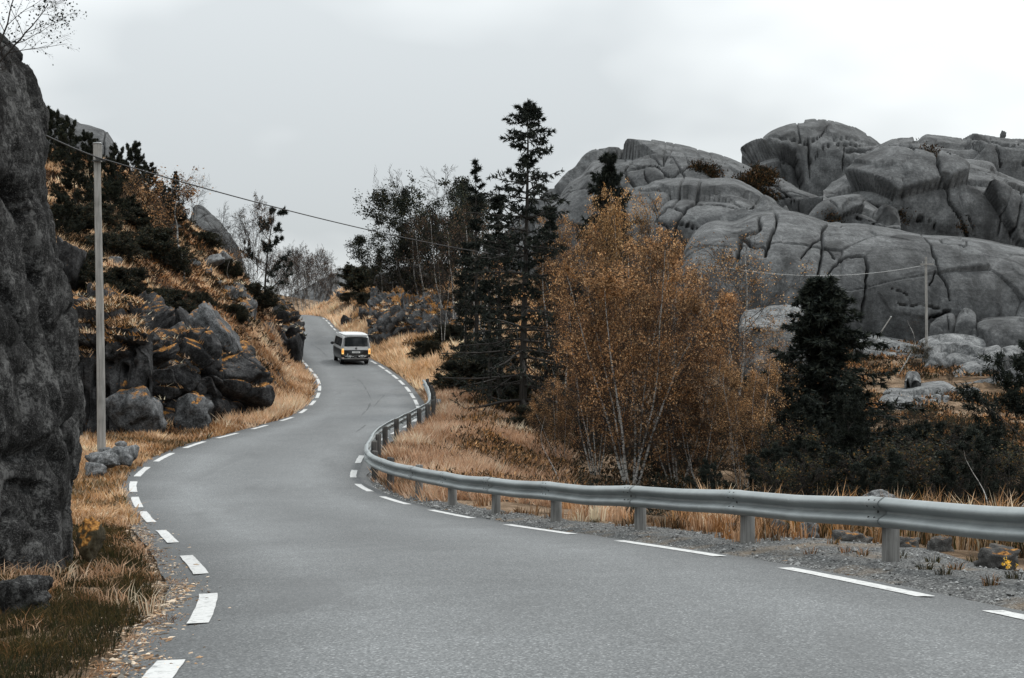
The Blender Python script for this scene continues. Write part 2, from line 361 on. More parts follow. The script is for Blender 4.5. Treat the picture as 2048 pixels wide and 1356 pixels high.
def road_frame(n=24):
    s = smooth_poly(RT, n); p = s[:, :3]; t = np.gradient(p, axis=0); t[:, 2] = 0; t /= np.linalg.norm(t, axis=1)[:, None]
    nn = np.c_[t[:, 1], -t[:, 0], s[:, 3]]; return p, t, nn, s[:, 4]
RP, RTan, RN, RW = road_frame()
ARC = np.concatenate([[0], np.cumsum(np.linalg.norm(np.diff(RP, axis=0), axis=1))])
EDGE_L = RP - RN * RW[:, None] / 2; EDGE_R = RP + RN * RW[:, None] / 2
def road_near(XY):
    """index of nearest centre sample and signed lateral offset (right positive)"""
    idx = np.empty(len(XY), int)
    for a in range(0, len(XY), 20000):
        q = XY[a:a + 20000]; d = (q[:, :1] - RP[None, :, 0]) ** 2 + (q[:, 1:2] - RP[None, :, 1]) ** 2; idx[a:a + 20000] = d.argmin(1)
    v = XY - RP[idx, :2]; lat = v[:, 0] * RN[idx, 0] + v[:, 1] * RN[idx, 1]
    far = np.hypot(v[:, 0], v[:, 1]); lat = np.where(np.abs(lat) < far * .7, np.sign(lat) * far, lat)
    return idx, lat

# ------------------------------------------------------------------ terrain
HILL = [  # photo pixel x, y and depth of points on the ground
 (160,900,41),(160,884,50),(160,640,56),(160,560,58),(160,450,70),(160,345,84),(160,310,96),
 (240,890,42),(240,874,51),(240,640,57),(240,560,60),(240,450,74),(240,370,88),(240,335,100),
 (300,872,45.5),(300,866,52),(300,660,59),(300,560,64),(300,460,80),(300,400,96),
 (360,866,47.5),(360,860,54),(360,680,61),(360,580,68),(360,480,86),(360,440,100),
 (420,850,51),(420,850,57),(420,700,64),(420,590,73),(420,510,92),(420,490,104),
 (480,843,54.5),(480,838,60),(480,720,67),(480,620,78),(480,545,100),
 (540,830,59.5),(545,800,64),(550,720,72),(550,640,88),(545,590,108),
 (590,805,68),(600,770,75),(585,735,84),(585,700,95),(575,660,108),(575,640,122),
 (-150,900,40),(-150,600,55),(-150,300,85),(-500,900,30),(-500,300,80),(20,620,52),(20,340,84),(60,880,42),
 (480,600,160),(530,632,150),(400,560,170),(300,450,180),(560,640,185),(640,640,190),(700,640,190),(600,650,240),
 # right of the road
 (0,1245,12.6),(100,1205,13.5),(150,1165,14.6),(0,1335,10.2),(200,1250,11.6),(260,1300,10.4),(-200,1300,11),(-400,1250,12),
 (2300,1150,16),(2300,1120,24),(2300,1080,34),(2400,960,55),
 (2000,1090,21),(2000,1080,25),(2000,1060,32),(2000,990,46),(2000,880,70),(2000,800,92),(2000,705,110),
 (1750,1072,22),(1750,1068,26),(1750,1050,33),(1750,985,47),(1750,880,72),(1750,805,92),(1750,700,110),
 (1500,1052,24.5),(1500,1050,29),(1500,1035,36),(1500,970,49),(1500,880,72),(1500,790,95),(1500,720,112),
 (1300,1040,27),(1300,1030,32),(1300,1005,40),(1300,930,56),(1300,850,75),(1300,760,98),
 (1150,1022,29.5),(1150,1000,36),(1150,970,44),(1150,900,57),(1150,810,76),(1150,740,98),
 (1000,1003,31.5),(1000,965,39),(1000,920,47),(1000,860,58),(1000,790,72),(1000,720,92),(1000,650,108),
 (900,980,35),(900,940,41),(900,895,48),(900,845,57),(900,770,74),(900,700,94),(900,630,112),(920,545,128),
 (820,945,41.5),(820,905,46.5),(850,860,55),(870,790,69),(850,730,87),(820,680,103),(820,610,120),(820,560,134),
 (800,725,92),(760,690,108),(740,655,120),(720,640,128),(740,575,142),(690,630,136),(670,612,146),(690,572,158),(660,640,160),
 (760,560,190),(900,560,190),(1100,600,170),(1300,650,150),(1600,690,130),(1900,690,130),(2300,690,130),
]
def build_terrain():
    pts = [at(*h) for h in HILL]
    k = np.arange(0, len(RP), 9)
    for s_ in (-1, 1):
        for off, dz in ((0, 0), (1.2, -.02)):
            pts += list(RP[k] + RN[k] * (s_ * (RW[k, None] / 2 + off)) + np.array([0, 0, dz]))
    for x, y, z in [(-8, 0, -1.5), (-8, -15, 0), (9, -10, -.6), (14, 5, -3.5), (-400, 200, 5), (400, 200, 2), (-300, -200, 0), (300, -200, -3), (0, 420, -4), (-250, 420, 10), (250, 420, 0), (-60, 300, 8), (60, 250, -2), (-60, 60, 9), (-70, 100, 20), (-45, 110, 11), (40, 30, -6), (60, 60, -7), (70, 110, -2)]:
        pts.append(np.array([x, y, z]))
    C = np.array(pts); XYc = C[:, :2]
    # drop near-duplicates
    keep = []
    for i in range(len(C)):
        if all(np.hypot(*(XYc[i] - XYc[j])) > .5 for j in keep): keep.append(i)
    C = C[keep]; XYc = C[:, :2]; n = len(C)
    def phi(r): return r * 1.0 + 0.0
    D = np.sqrt(((XYc[:, None] - XYc[None]) ** 2).sum(-1) + .8)
    A = np.zeros((n + 3, n + 3)); A[:n, :n] = phi(D) - np.eye(n) * .12; A[:n, n] = 1; A[:n, n + 1:] = XYc; A[n, :n] = 1; A[n + 1:, :n] = XYc.T
    w = np.linalg.solve(A, np.concatenate([C[:, 2], np.zeros(3)]))
    def ev(XY):
        out = np.empty(len(XY))
        for a in range(0, len(XY), 20000):
            q = XY[a:a + 20000]; d = np.sqrt(((q[:, None] - XYc[None]) ** 2).sum(-1) + .8)
            out[a:a + 20000] = phi(d) @ w[:n] + w[n] + q @ w[n + 1:]
        return out
    def axis(lo, hi, step, grow, lim):
        a = list(np.arange(lo, hi + step * .5, step)); s_ = step; x = a[-1]
        while x < lim[1]: s_ *= grow; x += s_; a.append(x)
        s_ = step; x = a[0]; pre = []
        while x > lim[0]: s_ *= grow; x -= s_; pre.append(x)
        return np.array(pre[::-1] + a)
    gx = axis(-26, 18, .40, 1.09, (-3500, 3500))
    gy = np.concatenate([axis(6, 62, .40, 1.25, (-3000, 62))[:-1], axis(62, 128, .6, 1.07, (62, 6000))[0:]])
    gy = np.unique(np.round(gy, 4))
    X, Y = np.meshgrid(gx, gy, indexing='ij'); XY = np.c_[X.ravel(), Y.ravel()]
    rad = np.hypot(XY[:, 0], XY[:, 1] - 80); q = XY.copy(); s_ = np.minimum(1, 330 / np.maximum(rad, 1e-6)); q[:, 0] *= s_; q[:, 1] = 80 + (q[:, 1] - 80) * s_
    Z = ev(q); Z = Z * np.clip(1 - (rad - 330) / 800, 0, 1) - 4 * np.clip((rad - 330) / 800, 0, 1)
    idx, lat = road_near(XY); al = np.abs(lat); hw = RW[idx] / 2; over = al - hw
    amp = np.clip((over - 1.0) / 5, 0, 1)
    P3 = np.c_[XY, np.zeros(len(XY))]
    Z = Z + amp * (.45 * fbm(P3 / 4.5, 4, 3) + .22 * fbm(P3 / 1.3, 3, 9))
    rz = RP[idx, 2] + RN[idx, 2] * np.clip(lat, -4, 4)
    t = np.clip((over - .75) / 1.7, 0, 1); t = t * t * (3 - 2 * t)
    lump = .05 * fbm(P3 / .5, 3, 5)
    Z = (rz - .085 + .075 * np.clip((over - .45) / .5, 0, 1) + lump * np.clip((over - .5) / .4, 0, 1)) * (1 - t) + Z * t
    Z = np.where(over < .45, rz - .09, Z)
    G = np.stack([X, Y, Z.reshape(X.shape)], -1)
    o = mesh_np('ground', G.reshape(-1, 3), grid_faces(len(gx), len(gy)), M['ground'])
    tag(o, 'autumn heath hillside and verges on both sides of the road', kind='structure')
    return gx, gy, Z.reshape(X.shape)
GX, GY, GZ = build_terrain()
def gz(x, y):
    x = np.asarray(x, float); y = np.asarray(y, float)
    i = np.clip(np.searchsorted(GX, x) - 1, 0, len(GX) - 2); j = np.clip(np.searchsorted(GY, y) - 1, 0, len(GY) - 2)
    u = np.clip((x - GX[i]) / (GX[i + 1] - GX[i]), 0, 1); v = np.clip((y - GY[j]) / (GY[j + 1] - GY[j]), 0, 1)
    return GZ[i, j] * (1 - u) * (1 - v) + GZ[i + 1, j] * u * (1 - v) + GZ[i, j + 1] * (1 - u) * v + GZ[i + 1, j + 1] * u * v

def ground_hit(px, py, d0=30.0, d1=260.0):
    """depth at which the ground first shows at this photo pixel"""
    d = np.linspace(d0, d1, 1500); g = gz((px - CX) / F * d, d); k = np.nonzero((CY - py) / F * d < g)[0]
    return float(d[k[0]]) if len(k) else None
# ------------------------------------------------------------------ road, markings, gravel
def build_road():
    p, t, nn, w = road_frame(60); n = len(p)
    s_ = np.linspace(-1, 1, 15); ext = .38
    rng = np.random.default_rng(4); arc = np.concatenate([[0], np.cumsum(np.linalg.norm(np.diff(p, axis=0), axis=1))])
    jl = .07 * fbm(np.c_[arc / 1.1, arc * 0, arc * 0], 4, 1); jr = .05 * fbm(np.c_[arc / 1.1, arc * 0 + 5, arc * 0], 4, 2)
    hw = w / 2 + ext
    lat = s_[None] * hw[:, None]; lat[:, 0] += jl; lat[:, -1] += jr
    P = p[:, None] + nn[:, None] * lat[..., None]; P[:, :, 2] += .03 * (1 - (s_[None] ** 2)) + .004
    P[:, 0, 2] -= .03; P[:, -1, 2] -= .03
    road = mesh_np('road', P.reshape(-1, 3), grid_faces(n, 15)[:, ::-1], M['asphalt'], col=np.repeat(np.tile((s_ + 1) / 2, n)[:, None], 3, 1))
    tag(road, 'narrow grey asphalt road winding uphill between rocky slopes', kind='structure')
    # dashes
    def stations(edge, ys):
        q = proj(edge[edge[:, 1] > 5.5]); k0 = np.nonzero(edge[:, 1] > 5.5)[0][0]; yy = q[:, 1]; mono = np.minimum.accumulate(yy)
        return np.interp(-np.asarray(ys, float), -mono, k0 + np.arange(len(yy)))
    def x_to_y(edge, x):
        q = proj(edge[(edge[:, 1] > 5.5) & (edge[:, 1] < 35)]); o = np.argsort(q[:, 0]); return np.interp(x, q[o, 0], q[o, 1])
    EL = p - nn * w[:, None] / 2; ER = p + nn * w[:, None] / 2
    ivL = [(1325,1420),(1190,1250),(1113,1150),(1062,1087),(1024,1046),(995,1016),(964,985),(935,954),(907,924),(884,897),(867,877),(851,859),(835,842.5),(819,827),(802,811),(786,796.5),(772,782),(758,769),(748,756),(737,744),(726,733),(717,724),(709,715),(702,706.5),(695.5,699)]
    ivR = [tuple(sorted((x_to_y(ER, a), x_to_y(ER, b)))) for a, b in [(2150, 1985), (1852, 1570), (1440, 1238), (1145, 1015), (945, 862), (817, 765)]]
    ivR += [(969,984),(941,956),(912,927),(889,901),(875,882),(862,869),(850,856),(838,844),(825,832),(812,819),(800,810),(787,797),(774,784),(761,770),(750,758),(740,748),(731,738),(722,728),(714,719),(706,711),(698.5,703),(691,695.5),(684,688),(677.5,681),(671,674.5),(664.5,668),(657,661),(650,655),(645,648),(640.5,643),(636,638.5)]
    hwid = .073 * SC
    k = 0
    for edge, iv, sg in ((EL, ivL, -1), (ER, ivR, 1)):
        for a, b in iv:
            s0, s1 = stations(edge, (b, a)); ss = np.linspace(s0, s1, 9); pts = []
            c = np.stack([np.interp(ss, np.arange(n), edge[:, i]) for i in range(3)], -1); nv = np.stack([np.interp(ss, np.arange(n), nn[:, i]) for i in range(3)], -1)
            wob = .003 * rng.standard_normal((9, 2))
            q = np.stack([c - nv * (hwid + wob[:, :1]), c + nv * (hwid + wob[:, 1:])], 1)
            fr = np.abs((np.linalg.norm(q - np.stack([np.interp(ss, np.arange(n), p[:, i]) for i in range(3)], -1)[:, None], axis=-1)) / np.interp(ss, np.arange(n), hw)[:, None])
            q[..., 2] += .03 * (1 - fr ** 2) + .009
            d = mesh_np('edge_line_dash', q.reshape(-1, 3), grid_faces(9, 2)[:, ::-1], M['paint'], road); k += 1
    # fine cracks in the asphalt
    def zray(px, py):
        yy = np.linspace(10, 130, 3000); kk = np.argsort(p[:, 1]); zz = np.interp(yy, p[kk, 1], p[kk, 2]); i = np.argmin(abs(CY - F * zz / yy - py)); return at(px, py, yy[i])
    for poly in [[(706,755),(722,765),(735,785),(741,800),(736,818),(722,833)],[(769,791),(758,802),(748,815)],[(620,688),(640,700),(655,716)],[(731,851),(722,858),(712,864)]]:
        q = smooth_poly(np.array([zray(*a) for a in poly]), 6); idx, lat = road_near(q[:, :2]); fr = lat / (RW[idx] / 2 + ext)
        q[:, 2] = RP[idx, 2] + RN[idx, 2] * lat + .03 * (1 - fr ** 2) + .0085
        t_ = np.gradient(q, axis=0); t_[:, 2] = 0; t_ /= np.linalg.norm(t_, axis=1)[:, None]; nv = np.c_[t_[:, 1], -t_[:, 0], 0 * t_[:, 0]]
        wd = .022 * (1 + .5 * rng.standard_normal(len(q)))[:, None]
        mesh_np('sealed_crack', np.stack([q - nv * wd, q + nv * wd], 1).reshape(-1, 3), grid_faces(len(q), 2)[:, ::-1], crack_m, road)
    return p, nn, w
crack_m = plain('crack_filler', (.06, .062, .063), .8)
build_road()

def build_gravel():
    k = np.nonzero((RP[:, 1] > 7) & (RP[:, 1] < 46))[0]
    lat = np.linspace(.30, 1.9, 12); p = RP[k][:, None] + RN[k][:, None] * (RW[k, None, None] / 2 + lat[None, :, None])
    wob = fbm(np.c_[ARC[k] / .8, ARC[k] * 0, ARC[k] * 0], 4, 6)
    wide = np.interp(RP[k, 1], [10, 18, 23, 28, 34, 45, 80], [2.7, 2.4, 1.5, 1.0, .55, .4, .45])[:, None] + .22 * wob[:, None]
    p = RP[k][:, None] + RN[k][:, None] * (RW[k, None, None] / 2 + .30 + (lat[None] - .3)[..., None] / 1.6 * wide[..., None])
    z = np.maximum(gz(p[..., 0], p[..., 1]), RP[k, 2][:, None] - .35) ; z += .015 + .03 * fbm(p / .35, 3, 8) ; z[:, 0] -= .05; z[:, -1] -= .12
    p[..., 2] = z
    o = mesh_np('gravel_shoulder', p.reshape(-1, 3), grid_faces(len(k), 12)[:, ::-1], M['gravel']); tag(o, 'loose grey gravel shoulder under the guardrail', kind='stuff')
    # loose chippings
    rng = np.random.default_rng(11); n = 6500
    kk = rng.integers(0, len(k) - 1, n); kk = kk[rng.random(n) < np.clip(16 / RP[k[kk], 1], 0, 1)]; n = len(kk); f = rng.random(n); j = rng.random(n) ** 1.4
    base = p[kk, 0] * (1 - j)[:, None] + p[kk, -2] * j[:, None]; base += (p[kk + 1, 5] - p[kk, 5]) * f[:, None]
    base[:, 2] = gz(base[:, 0], base[:, 1]) + .03
    s_ = rng.uniform(.006, .020, n) * (1 + 1.5 * (rng.random(n) > .96))
    octa = np.array([[1, 0, 0], [-1, 0, 0], [0, 1, 0], [0, -1, 0], [0, 0, .8], [0, 0, -.8]], float); of = np.array([[0, 2, 4], [2, 1, 4], [1, 3, 4], [3, 0, 4], [2, 0, 5], [1, 2, 5], [3, 1, 5], [0, 3, 5]])
    V = base[:, None] + s_[:, None, None] * octa[None] * rng.uniform(.6, 1.4, (n, 6, 3)); Fc = (of[None] + np.arange(n)[:, None, None] * 6).reshape(-1, 3)
    g = rng.uniform(.08, .4, n); o = mesh_np('gravel_chippings', V.reshape(-1, 3), Fc, M['heather'], smooth=False, col=np.repeat(np.c_[g, g * 1.01, g], 6, 0)); tag(o, 'scattered loose stone chippings beside the road edge', kind='stuff')
build_gravel()
def build_dirt():
    rng = np.random.default_rng(17); p, t, nn, w = road_frame(60); k = np.nonzero((p[:, 1] > 5.5) & (p[:, 1] < 34))[0]; n = 8500; kk = k[(rng.random(n) ** 1.3 * len(k)).astype(int)]
    arc = np.concatenate([[0], np.cumsum(np.linalg.norm(np.diff(p, axis=0), axis=1))])[kk]; wav = .42 - .34 * np.clip(fbm(np.c_[arc / 1.6, arc * 0, arc * 0], 4, 31) + .12, -.1, 1)
    lat = w[kk] / 2 + wav + np.abs(rng.normal(0, .22, n)) - .09 * rng.exponential(1, n); c = p[kk] - nn[kk] * lat[:, None]; c[:, :2] += rng.normal(0, .03, (n, 2))
    sn = np.linspace(-1, 1, 15); zn = .03 * (1 - sn ** 2) + .004; zn[0] -= .03; fr = -lat / (w[kk] / 2 + .38); c[:, 2] = np.where(fr > -1, p[kk, 2] - nn[kk, 2] * lat + np.interp(fr, sn, zn), gz(c[:, 0], c[:, 1])) + .004
    octa = np.array([[1, 0, 0], [-1, 0, 0], [0, 1, 0], [0, -1, 0], [0, 0, .5], [0, 0, -.5]], float); of = np.array([[0, 2, 4], [2, 1, 4], [1, 3, 4], [3, 0, 4], [2, 0, 5], [1, 2, 5], [3, 1, 5], [0, 3, 5]])
    s_ = rng.uniform(.004, .014, n) * (1 + 1.4 * (rng.random(n) > .93)); st = np.where(rng.random(n) < .5, rng.uniform(1.5, 4, n), 1.0); V = octa[None] * rng.uniform(.6, 1.4, (n, 6, 3)); V[..., 0] *= st[:, None]; a = rng.uniform(0, 6.28, n)
    V = np.stack([V[..., 0] * np.cos(a)[:, None] - V[..., 1] * np.sin(a)[:, None], V[..., 0] * np.sin(a)[:, None] + V[..., 1] * np.cos(a)[:, None], V[..., 2]], -1) * s_[:, None, None] + c[:, None]
    cols = np.array([lin(204, 180, 154), lin(176, 146, 116), lin(132, 108, 86), lin(92, 80, 68), lin(120, 116, 110), lin(222, 204, 182)]); col = cols[rng.integers(0, 6, n)] * rng.uniform(.7, 1.1, (n, 1))
    o = mesh_np('verge_litter', V.reshape(-1, 3), (of[None] + np.arange(n)[:, None, None] * 6).reshape(-1, 3), M['heather'], smooth=False, col=np.repeat(col, 6, 0)); tag(o, 'dry dirt crumbs and straw litter on the near left asphalt edge', kind='stuff')
build_dirt()

# ------------------------------------------------------------------ rock domes of the far massif
Z2 = lambda pts: [(1080 + x / 4.096, 270 + y / 4.096) for x, y in pts]
Z3 = lambda pts: [(1480 + x / 3.606, 230 + y / 3.606) for x, y in pts]
Z4 = lambda pts: [(1560 + x / 4.197, 440 + y / 4.197) for x, y in pts]
VEG, LEDGE = [], []
def rock_dome(name, crest, base, dc, db, label, cracks=(), seed=0, mat='massif', steep=.75, back=.9, step=1.75, amp=1.0, lumps=1.0, cat='rock dome', slabs=.65, blocky=0, dip=-.6, veg=(), taper=.0, group='bare grey rock domes across the valley'):
    """rounded rock mass: crest and foot lines at their own distances, rolled over the top and down the back"""
    crest = np.array(crest, float); base = np.array(base, float)
    xs = np.arange(crest[0, 0], crest[-1, 0] + step * .5, step); nu = len(xs)
    cs = smooth_poly(crest, 6); crest = crest; yc = np.interp(xs, cs[:, 0], cs[:, 1]); yb = np.interp(xs, base[:, 0], base[:, 1])
    hpx = np.max(yb - yc); nf = int(np.clip(hpx / step * 1.0, 20, 190)); nb = max(10, nf // 8)
    th = np.concatenate([np.linspace(-.5, -.02, 8), np.linspace(0, np.pi / 2, nf), np.pi / 2 + np.linspace(0, 1, nb + 1)[1:] * 1.45])
    Dc = np.interp(xs, [xs[0], xs[-1]], dc) if np.ndim(dc) else np.full(nu, float(dc)); Db = np.interp(xs, [xs[0], xs[-1]], db) if np.ndim(db) else np.full(nu, float(db))
    thp = np.maximum(th, 0)
    hfrac = np.where(th <= np.pi / 2, 1 - np.maximum(np.cos(thp), 0) ** .95, 1 + back * (1 - np.sin(th)) + back * .8 * (th - np.pi / 2))
    vfrac = np.where(th <= np.pi / 2, np.maximum(np.sin(thp), 0) ** steep, np.sin(th))
    # gentle steps in the face
    Y = Db[:, None] + (Dc - Db)[:, None] * hfrac[None]
    zb = (CY - yb) / F * Db; target = (CY - yc) / F
    H = (CY - yc) / F * Dc - zb
    for _ in range(12):
        Zt = zb[:, None] + H[:, None] * vfrac[None]; m = (Zt / Y).max(1); H = H + (target - m) * Dc * .9
    if taper:
        e_ = np.minimum(np.arange(nu), np.arange(nu)[::-1]) / max(nu * taper, 1); H = H * np.sqrt(np.clip(1 - (1 - np.clip(e_, 0, 1)) ** 2, 0, 1))
    H = np.maximum(H, .02); Z = zb[:, None] + H[:, None] * vfrac[None] + np.minimum(th, 0)[None] * 26 * np.mean(Db) / 130
    P = np.stack([((xs - CX) / F)[:, None] * Y, Y, Z], -1)
    q = proj(P).reshape(-1, 2)
    nrm = grid_normals(P).reshape(-1, 3); V = P.reshape(-1, 3)
    out = V - np.array([np.mean(V[:, 0]), np.mean(V[:, 1]) + 40, np.min(V[:, 2])]); sg = np.sign((nrm * np.array([0, -1, .5])).sum(1)[np.arange(len(V))].mean() or 1); nrm = nrm * sg
    dist = np.mean(Db); k = dist / 130.0
    front = np.tile(np.clip(1.3 - np.abs(th - .75), .15, 1), nu)
    edge = np.clip(np.minimum(np.arange(nu), np.arange(nu)[::-1]) / 12.0, .1, 1).repeat(len(th))
    rim = np.tile(np.clip(np.abs(th - 1.32) / .55, .08, 1), nu)
    disp = 1.0 * amp * k * fbm(V / (19 * k), 2, seed) * front * rim + .13 * amp * k * fbm(V / (3.6 * k) * np.array([1, 1, 1.8]), 5, seed + 3, .6)
    # slabs separated by straight joints
    if slabs:
        dn, e_ = facets(V, 15 * k, seed + 2, .12, .62, .05); disp += slabs * (.30 * dn * rim - .85 * k * np.exp(-(e_ / .010) ** 2) * front + .04 * k * np.minimum(e_, .15) / .15 * rim)
        dn, e_ = facets(V, 5.5 * k, seed + 5, -.2, .55, .08); disp += slabs * (.14 * dn * rim - .25 * k * np.exp(-(e_ / .02) ** 2) * front * (fbm(V / (14 * k), 2, seed + 6) > .05))
    if blocky:
        for sz, am, fl, wd in ((blocky, .62, .5, .05), (blocky * .42, .5, .5, .06), (blocky * .17, .38, .6, .0)):
            dn, e_ = facets(V, sz, seed + int(sz * 40), dip, fl, .10); disp += am * dn - (.22 * sz * np.exp(-(e_ / wd) ** 2) if wd else 0)
    vw = V / np.linalg.norm(V, axis=1)[:, None]; gz_ = np.clip(-(nrm * vw).sum(1) * 2.2, .12, 1)
    qj = q + 3.0 * np.stack([fbm(np.c_[q / 12, q[:, 0] * 0 + 3 * i], 2, seed + 21 + i) for i in range(2)], -1)
    for c in cracks:
        wpx = 1.5; dep = 1.0
        if isinstance(c, tuple) and isinstance(c[0], (int, float)): wpx, dep, c = c
        d = seg_dist(qj, smooth_poly(c, 5))
        near = d < 40
        disp[near] -= gz_[near] * dep * k * (1.15 * np.exp(-(d[near] / (wpx * .46)) ** 2) + .07 * np.exp(-(d[near] / 5.0) ** 1.2))
    V = V + nrm * (disp * edge)[:, None]
    o = mesh_np(name, V, grid_faces(nu, len(th)), M[mat]); tag(o, label, cat, group)
    if len(veg) or blocky:
        n2 = grid_normals(V.reshape(nu, len(th), 3)).reshape(-1, 3) * sg; fr = np.tile((th > 0) & (th < 1.7), nu)
        for c in veg: w_ = np.nonzero((seg_dist(qj, smooth_poly(c, 5)) < 4.5) & fr)[0]; VEG.append((V[w_], n2[w_], k))
        if blocky and cat != 'rock ledge': w_ = np.nonzero((n2[:, 2] > .72) & fr & (fbm(V / 1.4, 2, seed + 50) > .02))[0]; LEDGE.append((V[w_], n2[w_]))
    return o
def build_massif():
    A = Z3([(20,350),(40,335),(110,270),(230,205),(300,140),(420,90),(530,65),(640,75),(750,110),(850,160),(930,210),(975,240),(1060,262),(1120,290)])
    A = [(x, y + 22) for x, y in A]
    rock_dome('rock_dome', A, Z3([(0,470),(1130,480)]), 262, 225, 'highest rounded rock dome rising behind the others, with a peaked skyline', [
        Z3([(230,240),(300,205),(430,158),(500,125),(600,158),(640,110),(760,120)]), Z3([(430,170),(435,250)]), (2.4, 1.3, Z3([(485,240),(485,420)])), Z3([(200,260),(480,262)]), Z3([(480,262),(560,225),(640,165),(760,165),(870,250)]),
        Z3([(560,300),(640,275),(740,275),(940,290)]), Z3([(735,290),(732,400)]), Z3([(300,320),(480,318)]), Z3([(490,370),(560,320)]), (3, 1.5, Z3([(750,310),(960,320)])), Z3([(750,105),(860,180),(960,265)]), Z3([(650,240),(820,260),(930,290)])], 5, steep=.6)
    B = [(930,560),(1000,490)] + Z2([(-90,590),(0,500),(60,440),(150,370),(230,270),(310,220),(400,112),(500,90),(600,76),(800,85),(1000,94),(1200,110),(1450,150),(1600,185),(1690,215),(1760,240),(1950,282)]) + Z3([(100,362),(280,385),(420,430),(560,470),(680,520),(720,570)])
    B = [(x, y + (16 if y < 400 else 0)) for x, y in B]
    Bb = [(B[0][0], 580), (1180, 540), (1330, 480), (1480, 430), (1600, 400), (B[-1][0], 405)]
    rock_dome('rock_dome', B, Bb, 196, 150, 'long smooth whaleback rock dome left of the peak, sloping down to the right', [
        (2, 1.2, Z2([(60,490),(230,400),(420,270),(560,190),(760,120)])), Z2([(100,490),(250,440),(440,400),(640,330)]), (2, 1.2, Z2([(710,155),(760,230),(690,310)])), (2, 1.2, Z2([(820,155),(760,230)])), Z2([(820,160),(1000,265)]), Z2([(740,240),(800,300)]),
        Z2([(1020,100),(1010,260)]), Z2([(1010,265),(1100,160),(1230,120)]), Z2([(1180,190),(1220,265)]), Z2([(1250,165),(1350,250)]), (2, 1.3, Z2([(960,300),(1080,360),(1200,290),(1330,275),(1450,360)])), (3, 1.4, Z2([(1280,275),(1380,300),(1460,360)])),
        Z2([(660,330),(900,300),(1060,345)]), (2.4, 1.4, Z2([(700,340),(800,460),(870,600),(910,690)])), Z2([(850,330),(900,430),(980,560)]), Z2([(1390,240),(1480,225),(1690,230)]), Z2([(1470,260),(1530,380)]), (2, 1.2, Z2([(1560,380),(1720,350),(1900,390),(2048,420)])), Z3([(60,460),(200,480),(360,510),(560,560),(680,560)]), Z3([(200,500),(330,610),(480,680)]), Z3([(240,490),(420,640)])], 12, steep=.55, veg=[Z2([(1280,280),(1400,305),(1460,365)]), Z2([(1620,400),(1730,350),(1880,375)]), Z2([(1720,420),(1840,490),(1960,570),(2040,620)]), Z3([(660,540),(720,490),(790,470)])])
    D = [(1090,640),(1170,520)] + Z2([(640,560),(760,470),(880,440),(960,400),(1180,372),(1330,388),(1560,376),(1720,440),(1850,530),(1980,620),(2080,680)])
    rock_dome('rock_dome', D, [(1080,660)] + Z2([(600,980),(900,960),(1400,900),(2080,760)]), 160, 132, 'broken lower rock shoulder above the golden birches', [
        (4, 2.2, Z2([(1310,400),(1270,500),(1170,590),(1100,570)])), (2.5, 1.6, Z2([(1180,380),(1110,500),(1000,620),(930,690)])), (2, 1.2, Z2([(900,550),(960,610)])), (4, 2.2, Z2([(1190,600),(1130,700),(1110,860)])), Z2([(1330,440),(1560,470),(1700,560)]), Z2([(1260,520),(1420,520),(1600,560),(1720,640)]), (3, 1.6, Z2([(1700,640),(1880,600)])), (3, 1.8, Z2([(960,700),(1050,760),(1060,900)])), (2.5, 1.4, Z2([(1120,740),(1280,790)])), Z2([(880,480),(960,560),(1010,520)])], 23, steep=.8, amp=1.2)
    C1 = Z3([(1040,290),(1090,242),(1180,222),(1270,218),(1300,195),(1340,167),(1400,170),(1600,187),(1700,174),(1850,172),(2048,170),(2300,190)])
    rock_dome('rock_dome', C1, Z3([(1040,420),(2300,560)]), 232, 200, 'flat-topped rock ridge at the right skyline carrying a small upright stone', [
        Z3([(1410,180),(1400,240)]), (2.5, 1.4, Z3([(1600,190),(1780,235),(1860,380)])), Z3([(1800,210),(1950,190),(2048,240)]), Z3([(1800,230),(1900,270),(2048,240)]), Z3([(1860,380),(2048,380)])], 34, steep=.6)
    C2 = Z3([(600,545),(680,520),(780,468),(900,380),(1000,302),(1130,250),(1220,238),(1300,240),(1400,268),(1500,288),(1800,325),(1870,390),(1980,440),(2048,468),(2300,560)])
    rock_dome('rock_dome', C2, Z3([(600,760),(1000,820),(1500,900),(2300,1020)]), 190, 146, 'massive rock dome at the right, split by a long stepped crack', [
        (3.2, 2.2, Z3([(1220,330),(1300,370),(1360,400),(1400,510),(1475,545),(1500,640),(1560,720),(1600,800),(1640,880)])), (2.2, 1.4, Z3([(1030,345),(1130,330),(1220,335)])), Z3([(1380,400),(1430,360),(1520,370)]), (2, 1.2, Z3([(1590,370),(1640,370),(1870,390)])), (2.5, 1.6, Z3([(840,530),(900,610),(1050,700),(1250,740),(1400,800)])), Z3([(800,490),(1000,360)]), (2.4, 1.6, Z3([(1930,480),(1950,580),(1970,700),(1945,880)])), Z3([(1640,740),(1680,850)]), Z3([(1800,580),(1930,610)]), Z3([(1870,640),(1860,870)]), Z3([(1230,300),(1350,330),(1480,420)])], 47, steep=.7, veg=[Z3([(1300,365),(1350,385)]), Z3([(1100,730),(1200,735)]), Z3([(1570,800),(1640,860)])])
    G = Z3([(480,740),(520,690),(600,610),(720,580),(860,570),(900,612),(1050,700),(1100,740),(1160,790)])
    rock_dome('rock_dome', G, Z3([(480,800),(1160,830)]), 150, 138, 'squarish rock slab wedged between the big dome and the front wall', [(2, 1.4, Z3([(800,735),(1000,735)])), (2.4, 1.6, Z3([(1040,705),(960,790)])), Z3([(640,620),(700,680)])], 58, steep=.5, amp=.7, veg=[Z3([(640,740),(700,760)])])
